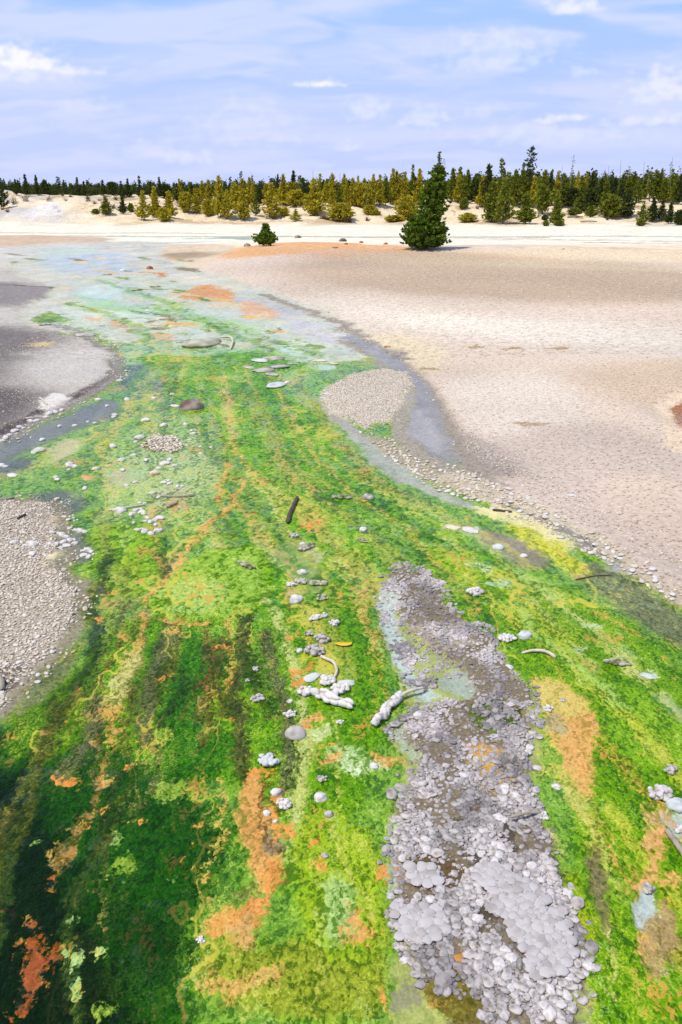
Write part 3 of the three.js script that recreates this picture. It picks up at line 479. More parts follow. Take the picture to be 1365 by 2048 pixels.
      for (let cI = 0; cI < 3; cI++) { const v = cI === 0 ? R : cI === 1 ? G : B, vi = clamp(v, 0, 254.99), lo2 = vi | 0, l = (LIN[lo2] + (LIN[lo2 + 1] - LIN[lo2]) * (vi - lo2)) * LIGHT3[cI]; col[o + cI] = SRGB[(l * 4096) | 0]; }
      col[o + 3] = 255; bump[(j * tw + i) * 2] = clamp(b, 0, 1) * 255; bump[(j * tw + i) * 2 + 1] = lerp(240, 105, clamp(1.1 * (1 - g) * smoothstep(84 - k3rd, 0, 10), 0, 1));
    }
  }
  const map = new THREE.DataTexture(col, tw, th), bm = new THREE.DataTexture(bump, tw, th, THREE.RGFormat);
  map.colorSpace = THREE.SRGBColorSpace; for (const m of [map, bm]) { m.magFilter = THREE.LinearFilter; m.needsUpdate = true; }
  groundMaterials.push(new THREE.MeshPhysicalMaterial({ map, bumpMap: bm, bumpScale: far ? 0.12 : 0.0055 * Math.min(q, 5), roughnessMap: bm, roughness: 1, specularIntensity: 0.14 }));
  // the sheet itself; coarser sheets reach a little under the finer one in front of them
  const lap = t.f > 1 && t.f < 100 ? 1 : 0, nx = Math.round((t.x1 - t.x0) / t.cell), nd = Math.round((t.d1 - t.d0) / t.cell), pos = [], uv = [], idx = [];
  for (let j = -lap; j <= nd; j++) for (let i = 0; i <= nx; i++) {
    const x = lerp(t.x0, t.x1, i / nx), D = lerp(t.d0, t.d1, j / nd);
    let y = surface(x, D, t);
    if (j < 0) y -= 0.03;
    if (t.f > 100 && x > -72 && x < 72 && D > -6 && D < 157) y = Math.min(y, land(x, D)) - 0.25 - (D > 80 ? 0.9 : 0);
    pos.push(x, y, -D); uv.push((x - t.x0) / (t.x1 - t.x0), (D - t.d0) / (t.d1 - t.d0));
  }
  for (let j = 0; j < nd + lap; j++) for (let i = 0; i < nx; i++) { const p = j * (nx + 1) + i, r = p + nx + 1; idx.push(p, p + 1, r, p + 1, r + 1, r); }
  const geo = new THREE.BufferGeometry();
  geo.setAttribute('position', new THREE.Float32BufferAttribute(pos, 3)); geo.setAttribute('uv', new THREE.Float32BufferAttribute(uv, 2)); geo.setIndex(idx); geo.computeVertexNormals();
  groundSheets.push(geo);
}
const ground = new THREE.Mesh(mergeGeometries(groundSheets, true), groundMaterials);
ground.name = 'ground'; ground.userData = { kind: 'structure', label: 'hot spring basin floor of sinter, gravel and green algae', category: 'ground' };
ground.castShadow = ground.receiveShadow = true; scene.add(ground);

// thin clear water over the stream bed and the flats
{
  const n = 256, b = new Uint8Array(n * n);
  for (let j = 0; j < n; j++) for (let i = 0; i < n; i++) { const u = i / n, v = j / n; let s = 0; for (const [f, a, o] of [[7, 0.5, 3], [15, 0.3, 50], [31, 0.2, 90]]) { const w = (x, y) => noise(x * f + o, y * f * 0.6 + o); s += a * (w(u, v) * (1 - u) * (1 - v) + w(u - 1, v) * u * (1 - v) + w(u, v - 1) * (1 - u) * v + w(u - 1, v - 1) * u * v); } b[j * n + i] = clamp(127 + s * 150, 0, 255); }
  const bm = new THREE.DataTexture(b, n, n, THREE.RedFormat); bm.wrapS = bm.wrapT = THREE.RepeatWrapping; bm.magFilter = THREE.LinearFilter; bm.needsUpdate = true;
  const geo = new THREE.PlaneGeometry(130, 89, 26, 18).rotateX(-Math.PI / 2); geo.translate(0, 0, -43.5);
  const p = geo.attributes.position, uv = geo.attributes.uv; for (let i = 0; i < p.count; i++) uv.setXY(i, p.getX(i) / 0.9, -p.getZ(i) / 0.9);
  const water = new THREE.Mesh(geo, new THREE.MeshPhysicalMaterial({ color: 0xffffff, transmission: 1, thickness: 0, ior: 1.33, roughness: 0.06, specularIntensity: 0.45, bumpMap: bm, bumpScale: 0.008 }));
  water.name = 'water'; water.userData = { kind: 'structure', label: 'thin clear film of running hot spring water', category: 'water' }; water.receiveShadow = true; scene.add(water);
}

// ---------------------------------------------------------------- builders
const used = new Map();
const numbered = (n) => { const k = used.get(n) ?? 0; used.set(n, k + 1); return k ? `${n}_${String(k).padStart(3, '0')}` : n; };
function tag(o, name, label, category, group) { o.name = numbered(name); o.userData = { label, category }; if (group) o.userData.group = group; scene.add(o); o.traverse((m) => { if (m.isMesh) m.castShadow = m.receiveShadow = true; }); return o; }
function stuff(o, name, label, category) { o.name = name; o.userData = { kind: 'stuff', label, category }; o.castShadow = o.receiveShadow = true; scene.add(o); return o; }
const ORD = ['', 'first', 'second', 'third', 'fourth', 'fifth', 'sixth', 'seventh', 'eighth', 'ninth', 'tenth', 'eleventh', 'twelfth', 'thirteenth', 'fourteenth', 'fifteenth', 'sixteenth', 'seventeenth', 'eighteenth', 'nineteenth', 'twentieth', 'twenty first', 'twenty second', 'twenty third', 'twenty fourth', 'twenty fifth', 'twenty sixth', 'twenty seventh', 'twenty eighth', 'twenty ninth', 'thirtieth', 'thirty first', 'thirty second', 'thirty third', 'thirty fourth', 'thirty fifth', 'thirty sixth', 'thirty seventh', 'thirty eighth', 'thirty ninth', 'fortieth'];
const vnoise = (x, y, z) => noise(x + 0.37 * z, y - 0.61 * z) * 0.6 + noise(y * 0.9 + 17, z + 0.5 * x) * 0.6;
function smoothShape(geo) { geo.deleteAttribute('uv'); geo.deleteAttribute('normal'); geo = mergeVertices(geo, 1e-5); geo.computeVertexNormals(); const q = geo.attributes.position, uv = new Float32Array(q.count * 2); for (let i = 0; i < q.count; i++) { uv[i * 2] = q.getX(i) * 0.6 + q.getY(i) * 0.35; uv[i * 2 + 1] = q.getZ(i) * 0.6 - q.getY(i) * 0.3; } geo.setAttribute('uv', new THREE.BufferAttribute(uv, 2)); return geo; }
function lump(seed, detail, amp, freq, [sx, sy, sz]) {       // an irregular rounded stone of radius about 1
  const geo = new THREE.IcosahedronGeometry(1, detail), p = geo.attributes.position, v = new THREE.Vector3();
  for (let i = 0; i < p.count; i++) {
    v.fromBufferAttribute(p, i);
    const k = 1 + amp * vnoise(v.x * freq + seed * 3.1, v.y * freq + seed, v.z * freq - seed) + amp * 0.45 * vnoise(v.x * freq * 2.7 + seed, v.y * freq * 2.7, v.z * freq * 2.7 + seed * 2);
    p.setXYZ(i, v.x * k * sx, v.y * k * sy, v.z * k * sz);
  }
  return smoothShape(geo);
}
function knobs(seed, count, spread, flat) {                  // cauliflower-like sinter: knobs grown together over a low core
  const r = rng(seed * 131 + 9), parts = [lump(seed, 2, 0.25, 1.3, [spread * 0.8, flat * 0.75, 0.62])];
  for (let i = 0; i < count; i++) {
    const a = i / count * Math.PI * 2 + r() * 0.8, rim = i % 3 !== 0, d = rim ? 0.72 + r() * 0.22 : r() * 0.6, s = (0.17 + r() * 0.16);
    const g = lump(seed + i * 7, 1, 0.2, 1.9, [s * (0.9 + r() * 0.4), s * 0.85, s * (0.9 + r() * 0.4)]);
    g.translate(Math.cos(a) * d * spread, flat * (rim ? 0.15 + r() * 0.35 : 0.55 + r() * 0.25), Math.sin(a) * d * 0.8);
    parts.push(g);
  }
  return mergeGeometries(parts);
}
function tube(pts, r0, r1, seed, sides = 7, rough = 0.12) {  // a tapering, slightly knotty stem through pts
  const curve = new THREE.CatmullRomCurve3(pts), n = Math.max(6, pts.length * 5), geo = new THREE.TubeGeometry(curve, n, 1, sides, false), p = geo.attributes.position, c = new THREE.Vector3();
  for (let i = 0; i <= n; i++) {
    curve.getPointAt(i / n, c);
    const w = lerp(r0, r1, i / n) * (i === 0 || i === n ? 0.25 : 1);
    for (let j = 0; j <= sides; j++) { const k = i * (sides + 1) + j, q = w * (1 + rough * noise(i * 0.7 + seed, (j % sides) * 1.3 + seed)); p.setXYZ(k, c.x + (p.getX(k) - c.x) * q, c.y + (p.getY(k) - c.y) * q, c.z + (p.getZ(k) - c.z) * q); }
  }
  geo.computeVertexNormals(); return geo;
}
function grain(base, vary, fx, fy, seed) {                   // mottled texture for stone, bark and wood
  const n = 256, d = new Uint8Array(n * n * 4);
  for (let j = 0; j < n; j++) for (let i = 0; i < n; i++) { const k = 1 + vary * (fbm(i / n * fx + seed, j / n * fy, 4) * 1.4 + 0.35 * noise(i * 0.7, j * 0.7)); for (let c = 0; c < 3; c++) d[(j * n + i) * 4 + c] = clamp(toS(LIN[base[c]] * LIGHT3[c]) * k, 0, 255); d[(j * n + i) * 4 + 3] = 255; }
  const t = new THREE.DataTexture(d, n, n); t.colorSpace = THREE.SRGBColorSpace; t.wrapS = t.wrapT = THREE.RepeatWrapping; t.magFilter = THREE.LinearFilter; t.needsUpdate = true; return t;
}
// stones carry their mottling in vertex colours: deposits have patches of their own
function mottled(geo, colors, seed, freq) {
  const p = geo.attributes.position, c = new Float32Array(p.count * 3);
  for (let i = 0; i < p.count; i++) {
    const n = clamp(0.5 + vnoise(p.getX(i) * freq + seed, p.getY(i) * freq, p.getZ(i) * freq - seed) * 0.75 + 0.22 * vnoise(p.getX(i) * freq * 4, p.getY(i) * freq * 4 + seed, p.getZ(i) * freq * 4), 0, 0.999) * (colors.length - 1), k = n | 0, f = n - k;
    for (let q = 0; q < 3; q++) c[i * 3 + q] = lerp(LIN[colors[k][q]], LIN[colors[k + 1][q]], f) * LIGHT3[q] * 1.04;
  }
  geo.setAttribute('color', new THREE.BufferAttribute(c, 3)); return geo;
}
const PITS = (() => { const n = 256, d = new Uint8Array(n * n); for (let j = 0; j < n; j++) for (let i = 0; i < n; i++) d[j * n + i] = clamp(128 + 150 * fbm(i / 21, j / 21, 4) - 50 * Math.max(0, 1 - cells(i / 18, j / 18)[1] * 5), 0, 255); const t = new THREE.DataTexture(d, n, n, THREE.RedFormat); t.wrapS = t.wrapT = THREE.MirroredRepeatWrapping; t.magFilter = THREE.LinearFilter; t.needsUpdate = true; return t; })();
const STONE = new THREE.MeshStandardMaterial({ vertexColors: true, roughness: 0.88, bumpMap: PITS, bumpScale: 0.0006 });
const TONES = [0.58, 0.78, 1].map((k) => new THREE.MeshStandardMaterial({ vertexColors: true, roughness: 0.88, bumpMap: PITS, bumpScale: 0.0006, color: new THREE.Color().setRGB(k, k * 0.98, k) }));
const plain = (r, g, b, rough = 0.85) => new THREE.MeshStandardMaterial({ color: albedo(r, g, b), roughness: rough });
const LAY = { pebble: [[176, 162, 152], [208, 196, 188], [230, 222, 216], [192, 180, 172]], lilac: [[136, 128, 126], [184, 178, 182], [220, 216, 222], [194, 186, 188]], crust: [[166, 158, 162], [182, 176, 184], [196, 192, 202], [204, 200, 210], [184, 177, 182]], white: [[176, 170, 172], [214, 210, 218], [238, 236, 244], [204, 198, 200]], grey: [[120, 116, 116], [168, 164, 166], [208, 204, 208], [186, 180, 182]], mossy: [[92, 100, 60], [150, 148, 120], [204, 204, 196], [120, 124, 84]], blue: [[176, 186, 200], [206, 214, 226], [222, 226, 236], [190, 198, 210]],
  brown: [[92, 70, 66], [128, 104, 96], [176, 164, 160], [110, 86, 80]], rust: [[120, 62, 40], [168, 96, 66], [206, 150, 116], [140, 80, 54]], tan: [[196, 176, 150], [222, 206, 186], [238, 228, 212], [204, 188, 166]], pink: [[200, 140, 110], [226, 190, 170], [236, 224, 216], [214, 160, 130]] };
const at = (px, py) => { const h = hitOr(px, py); return { x: h[0], D: h[1], m: h[2], y: groundY(h[0], h[1]) }; };

// ---------------------------------------------------------------- conifers
const NEEDLE = (r, g, b) => new THREE.MeshPhysicalMaterial({ color: albedo(r, g, b), vertexColors: true, roughness: 1, specularIntensity: 0.3, transmission: 0.3, thickness: 0, side: THREE.DoubleSide });
const BARK = new THREE.MeshStandardMaterial({ map: grain([120, 100, 84], 0.4, 6, 40, 3), roughness: 0.95 }), DEADWOOD = new THREE.MeshStandardMaterial({ map: grain([176, 166, 156], 0.3, 5, 40, 8), roughness: 0.95 });
const LEAF = { olive: NEEDLE(206, 196, 54), green: NEEDLE(140, 152, 46), dark: NEEDLE(86, 102, 46), hero: NEEDLE(118, 150, 40) };
// crown of a tree one metre high: outline(t) gives its half-width at height t; tufts of needles along whorled branches
function crown(seed, { half, outline, whorls, per, tufts, size, needles, from = 0.05, rise = 0.4, top = 0.98, vary = 0.5, gaps = 0.5, mid = () => 0 }) {
  const r = rng(seed * 977 + 5), P = [], N = [], C = [], a = new THREE.Vector3(), b = new THREE.Vector3(), c = new THREE.Vector3(), d = new THREE.Vector3(), n = new THREE.Vector3(), side = new THREE.Vector3();
  for (let w = 0; w < whorls; w++) {
    const t = lerp(from, top, (w + r() * 0.7) / whorls), reach = half * outline(t) * (1 - gaps / 2 + gaps * r()), m = Math.max(2, Math.round(per * (0.7 + 0.6 * r()) * (0.45 + 0.55 * Math.min(1, reach / half * 1.5))));
    for (let k = 0; k < m; k++) {
      const az = r() * Math.PI * 2, len = reach * (1 - vary / 2 + vary * r()), up = rise * (0.5 + r());
      const q = Math.max(1, Math.round(tufts * (0.35 + 0.65 * len / half)));
      for (let s = 0; s < q; s++) {
        const f = lerp(0.18, 1, (s + 0.5 + (r() - 0.5) * 0.7) / q);
        a.set(mid(t) + Math.cos(az) * len * f, t + len * up * f * f - len * 0.1 * f, Math.sin(az) * len * f); a.x += (r() - 0.5) * size; a.z += (r() - 0.5) * size; a.y += (r() - 0.5) * size * 0.7;
        const tone = 0.62 + 0.76 * r(), warm = 0.9 + 0.25 * r();
        for (let e = 0; e < needles; e++) {
          d.set(Math.cos(az) * 0.7 + (r() - 0.5) * 2, 0.55 + (r() - 0.35) * 1.3, Math.sin(az) * 0.7 + (r() - 0.5) * 2).normalize();
          side.set(r() - 0.5, r() - 0.5, r() - 0.5).cross(d).normalize(); const L = size * (0.7 + 0.7 * r()), wd = L * 0.26;
          b.copy(a).addScaledVector(d, L * 0.45).addScaledVector(side, wd); c.copy(a).addScaledVector(d, L); n.crossVectors(side, d).normalize();
          const e2 = a.clone().addScaledVector(d, L * 0.45).addScaledVector(side, -wd);
          for (const v of [a, b, c, a, c, e2]) { P.push(v.x, v.y, v.z); N.push(n.x, n.y, n.z); C.push(tone * warm, tone, tone * 0.9); }
        }
      }
    }
  }
  const g = new THREE.BufferGeometry(); g.setAttribute('position', new THREE.Float32BufferAttribute(P, 3)); g.setAttribute('normal', new THREE.Float32BufferAttribute(N, 3)); g.setAttribute('color', new THREE.Float32BufferAttribute(C, 3)); return g;
}
function stem(seed, thick, top = 0.97, lean = 0.02) { const r = rng(seed), p = []; for (let i = 0; i <= 5; i++) p.push(new THREE.Vector3((r() - 0.5) * lean * i / 3, -0.03 + (top + 0.03) * i / 5, (r() - 0.5) * lean * i / 3)); return tube(p, thick, thick * 0.12, seed, 6); }
const cone = (t) => Math.max(0.03, (1 - t) ** 1.05) * (t < 0.12 ? 0.7 + t * 2.5 : 1), bush = (t) => Math.sqrt(Math.max(0.02, 1 - (t * 1.02 - 0.12) ** 2 * 1.25)) * (1 - t * 0.42), slim = (t) => (t < 0.35 ? 0.25 + t : 0.62) * (1 - t * 0.55) + 0.08, tall = (t) => (t < 0.5 ? 0.2 : 0.75) * (1 - Math.max(0, t - 0.82) * 4) * (0.7 + 0.5 * Math.abs(Math.sin(t * 23)));
const KINDS = {
  cone: [1, 2, 3, 11, 12, 13, 14].map((s) => ({ crown: crown(s, { half: 0.30, outline: s % 2 ? cone : (t) => cone(t) * 0.8 + 0.2 * Math.sin(Math.min(1, t * 1.6) * 3.14), whorls: 20 + s % 4 * 3, per: 7 + s % 3, gaps: 0.7, tufts: 5, size: 0.075, needles: 3 }), trunk: stem(s, 0.022), half: 0.3 })),
  bush: [4, 5, 6].map((s) => ({ crown: crown(s, { half: 0.5, outline: bush, whorls: 17, per: 12, tufts: 6, size: 0.12, needles: 3, from: 0.02, rise: 0.5, top: 0.92 }), trunk: stem(s, 0.03, 0.9), half: 0.5 })),
  slim: [7, 8].map((s) => ({ crown: crown(s, { half: 0.16, outline: slim, whorls: 24, per: 5, tufts: 3, size: 0.055, needles: 3, from: 0.2 }), trunk: stem(s, 0.016), half: 0.16 })),
  tall: [9].map((s) => ({ crown: crown(s, { half: 0.13, outline: tall, whorls: 24, per: 4, tufts: 3, size: 0.05, needles: 3, from: 0.22, rise: 0.1 }), trunk: stem(s, 0.013, 0.97, 0.06), half: 0.13 })),
};
function tree(kind, leaf, px, base, topY, wide, label, name, group, depth) {
  let h = depth ? null : hit(px, base);
  if (!h || h[1] > 128) { const D = depth ?? 118 + (px * 7 % 13), d = camRay(px, base), t = D / -d.z; h = [d.x * t, D, t / FOCAL]; }
  const [x, D] = h, y = groundY(x, D), ray = camRay(px, topY), hi = EYE + ray.y * D / -ray.z, high = Math.max(hi - y, 0.5), k = KINDS[kind][Math.abs(Math.round(px * 13 + base)) % KINDS[kind].length];
  const g = new THREE.Group(), w = wide * h[2] / 2 / (k.half * high) * 1.12;
  const t = new THREE.Mesh(k.trunk, BARK), c = new THREE.Mesh(k.crown, LEAF[leaf]); t.name = 'trunk'; c.name = 'crown'; g.add(t, c);
  g.position.set(x, y, -D); g.scale.set(high * w, high, high * w); g.rotation.y = px * 1.7;
  return tag(g, name, label, 'tree', group);
}
// the lone pine on the mound and the small one beside it
function lonePine(px, base, topY, opts, label, name) {
  const p = at(px, base), ray = camRay(px + (opts.tipX || 0), topY), high = EYE + ray.y * p.D / -ray.z - p.y, g = new THREE.Group();
  const c = new THREE.Mesh(mergeGeometries(opts.parts), LEAF.hero), t = new THREE.Mesh(opts.trunk, BARK); c.name = 'crown'; t.name = 'trunk'; g.add(t, c);
  g.position.set(p.x, p.y, -p.D); g.scale.setScalar(high); g.rotation.y = opts.turn || 0; return tag(g, name, label, 'tree');
}
{
  const skirt = (t) => (t < 0.05 ? 0.9 + t * 2 : t < 0.18 ? 1 - (t - 0.05) * 1.2 : 0.84 - (t - 0.18) * 2.4);
  const body = (t) => t < 0.37 ? 0.62 + (t - 0.29) * 4.2 : Math.max(0.05, 0.98 - (t - 0.37) * 1.55), mid = (t) => t < 0.3 ? 0.02 : t < 0.4 ? 0.062 : lerp(0.066, 0.128, (t - 0.4) / 0.4), tip = new THREE.Vector3(0.130, 1, 0), armParts = [];
  for (const [y, dx, dy, s] of [[0.87, 0.045, 0.05, 1], [0.82, 0.06, 0.07, 2], [0.835, -0.045, 0.012, 3], [0.76, 0.05, 0.06, 4], [0.73, -0.07, 0.06, 5], [0.68, 0.08, 0.06, 6]]) armParts.push(crown(60 + s, { half: 0.018, outline: () => 0.8, whorls: 8, per: 4, tufts: 1, size: 0.02, needles: 6, from: 0, top: 1 }).scale(0.8, Math.hypot(dx, dy) * 1.15, 0.8).rotateZ(-Math.atan2(dx, dy)).translate(mid(y), y, 0));
  lonePine(849, 499, 303, { tipX: 26, turn: 0, trunk: tube([new THREE.Vector3(0.0, -0.03, 0), new THREE.Vector3(0.045, 0.3, 0.01), new THREE.Vector3(0.10, 0.6, 0), new THREE.Vector3(0.126, 0.8, 0), tip], 0.03, 0.008, 5), parts: [
    crown(31, { half: 0.25, outline: skirt, whorls: 14, per: 17, tufts: 8, size: 0.034, needles: 8, gaps: 0.2, from: 0.01, top: 0.29, rise: 0.42, vary: 0.3 }),
    crown(32, { half: 0.165, outline: body, whorls: 26, per: 8, tufts: 6, size: 0.032, needles: 8, from: 0.31, top: 0.84, rise: 0.5, vary: 0.6, mid }),
    crown(33, { half: 0.016, outline: () => 0.7, whorls: 14, per: 4, tufts: 1, size: 0.02, needles: 6, from: 0.74, top: 0.985, rise: 0.5 }).translate(0.128, 0, 0), ...armParts] }, 'large lone green pine with bushy skirt and spindly leader on the mound', 'pine_tree');
  const low = (t) => (t < 0.25 ? 1 : t < 0.5 ? 1 - (t - 0.25) * 2.4 : Math.max(0.12, 0.4 - (t - 0.5) * 0.6));
  lonePine(533, 493, 449, { tipX: 2, trunk: stem(41, 0.03), parts: [crown(41, { half: 0.52, outline: low, whorls: 22, per: 11, tufts: 4, size: 0.11, needles: 8, from: 0.03, top: 0.98, rise: 0.55, vary: 0.5 })] }, 'small bushy young pine on the orange end of the mound', 'pine_tree');
}
// the trees on the sandy ridge, as the photograph shows them: x, base, top, width, kind, leaf
const ridge = [
  [8, 418, 356, 22, 'cone', 'dark'], [34, 390, 358, 12, 'cone', 'dark'], [55, 392, 348, 15, 'cone', 'dark'], [76, 390, 350, 13, 'cone', 'dark'], [92, 388, 360, 16, 'bush', 'dark'], [120, 388, 354, 13, 'slim', 'dark'], [130, 386, 360, 14, 'cone', 'dark'], [157, 386, 356, 15, 'cone', 'dark'], [170, 388, 362, 13, 'cone', 'dark'],
  [208, 392, 360, 15, 'cone', 'dark'], [226, 390, 364, 22, 'bush', 'dark'], [245, 396, 362, 17, 'cone', 'dark'], [258, 394, 358, 14, 'cone', 'dark'], [282, 398, 352, 17, 'cone', 'dark'], [303, 394, 362, 12, 'cone', 'dark'], [321, 394, 355, 15, 'cone', 'dark'], [334, 396, 368, 20, 'bush', 'dark'],
  [214, 429, 394, 26, 'cone', 'green'], [247, 428, 392, 18, 'cone', 'dark'], [263, 424, 406, 12, 'bush', 'green'], [289, 440, 382, 31, 'cone', 'olive'], [312, 434, 374, 25, 'cone', 'olive'], [340, 434, 383, 28, 'cone', 'olive'], [328, 442, 416, 26, 'bush', 'olive'], [192, 428, 422, 16, 'bush', 'green'],
  [372, 424, 384, 24, 'bush', 'olive'], [356, 404, 366, 14, 'cone', 'dark'], [395, 426, 388, 22, 'cone', 'olive'], [385, 405, 364, 15, 'cone', 'dark'], [418, 432, 400, 24, 'bush', 'olive'], [442, 434, 352, 34, 'cone', 'olive'], [455, 438, 382, 26, 'cone', 'olive'], [471, 420, 366, 24, 'cone', 'olive'], [462, 392, 354, 9, 'slim', 'dark'], [488, 440, 378, 32, 'cone', 'olive'],
  [484, 395, 343, 8, 'slim', 'dark'], [506, 394, 352, 8, 'slim', 'green'], [520, 398, 362, 14, 'cone', 'dark'], [512, 432, 386, 18, 'cone', 'green'], [545, 437, 366, 40, 'cone', 'olive'], [568, 410, 350, 24, 'cone', 'olive'], [557, 392, 350, 13, 'cone', 'dark'], [588, 393, 341, 19, 'cone', 'dark'], [592, 412, 380, 34, 'bush', 'olive'], [605, 408, 388, 20, 'bush', 'olive'], [592, 442, 418, 24, 'cone', 'olive'], [570, 432, 414, 16, 'bush', 'olive'],
  [629, 432, 358, 40, 'cone', 'olive'], [607, 395, 358, 14, 'cone', 'dark'], [651, 410, 362, 20, 'cone', 'olive'], [664, 414, 374, 18, 'cone', 'olive'], [681, 442, 406, 44, 'bush', 'olive'], [698, 438, 404, 20, 'cone', 'olive'], [679, 412, 374, 18, 'cone', 'green'], [706, 412, 356, 22, 'cone', 'olive'], [694, 412, 362, 16, 'cone', 'olive'], [722, 414, 366, 30, 'bush', 'olive'], [738, 416, 372, 24, 'cone', 'olive'], [745, 410, 360, 20, 'cone', 'olive'], [760, 412, 350, 22, 'cone', 'olive'], [772, 410, 356, 22, 'cone', 'green'], [786, 410, 338, 24, 'cone', 'olive'], [798, 408, 348, 22, 'cone', 'olive'], [740, 428, 410, 24, 'bush', 'olive'], [790, 444, 430, 38, 'bush', 'olive'], [752, 430, 420, 18, 'bush', 'olive'],
  [810, 408, 344, 22, 'cone', 'olive'], [824, 408, 330, 22, 'cone', 'green'], [838, 410, 338, 24, 'cone', 'olive'], [812, 436, 392, 40, 'bush', 'olive'], [905, 402, 336, 26, 'cone', 'green'], [919, 402, 334, 24, 'cone', 'green'], [934, 402, 340, 22, 'cone', 'green'], [949, 402, 350, 20, 'cone', 'green'], [928, 418, 396, 16, 'bush', 'green'], [936, 444, 426, 32, 'bush', 'olive'],
  [975, 416, 328, 32, 'cone', 'dark'], [1000, 412, 318, 18, 'slim', 'green'], [964, 414, 352, 24, 'cone', 'olive'], [983, 444, 362, 44, 'cone', 'green'], [1006, 448, 356, 38, 'cone', 'green'], [1028, 412, 340, 28, 'cone', 'green'], [1051, 448, 386, 40, 'cone', 'green'], [1043, 410, 326, 26, 'cone', 'green'], [1056, 412, 292, 20, 'tall', 'dark'], [1066, 416, 352, 24, 'cone', 'olive'], [1085, 428, 340, 34, 'cone', 'green'], [1098, 412, 344, 20, 'cone', 'dark'], [1112, 450, 388, 28, 'cone', 'green'], [1124, 414, 356, 34, 'cone', 'green'], [1140, 412, 376, 34, 'bush', 'dark'],
  [1162, 414, 362, 24, 'cone', 'green'], [1180, 426, 344, 36, 'cone', 'dark'], [1163, 422, 394, 28, 'bush', 'green'], [1182, 434, 412, 22, 'bush', 'green'], [1200, 412, 356, 16, 'cone', 'dark'], [1221, 434, 390, 40, 'bush', 'green'], [1210, 418, 362, 24, 'cone', 'green'], [1240, 418, 350, 24, 'cone', 'dark'], [1254, 436, 378, 30, 'cone', 'dark'], [1284, 448, 402, 26, 'cone', 'green'], [1304, 444, 394, 24, 'cone', 'dark'], [1322, 442, 402, 22, 'cone', 'dark'], [1338, 448, 404, 20, 'cone', 'dark'], [1360, 450, 420, 24, 'bush', 'dark'], [1148, 430, 416, 26, 'bush', 'green'], [1090, 440, 432, 12, 'bush', 'dark'], [1092, 452, 446, 12, 'bush', 'green'], [1118, 452, 444, 20, 'bush', 'green'], [1282, 452, 440, 16, 'bush', 'green'],
];
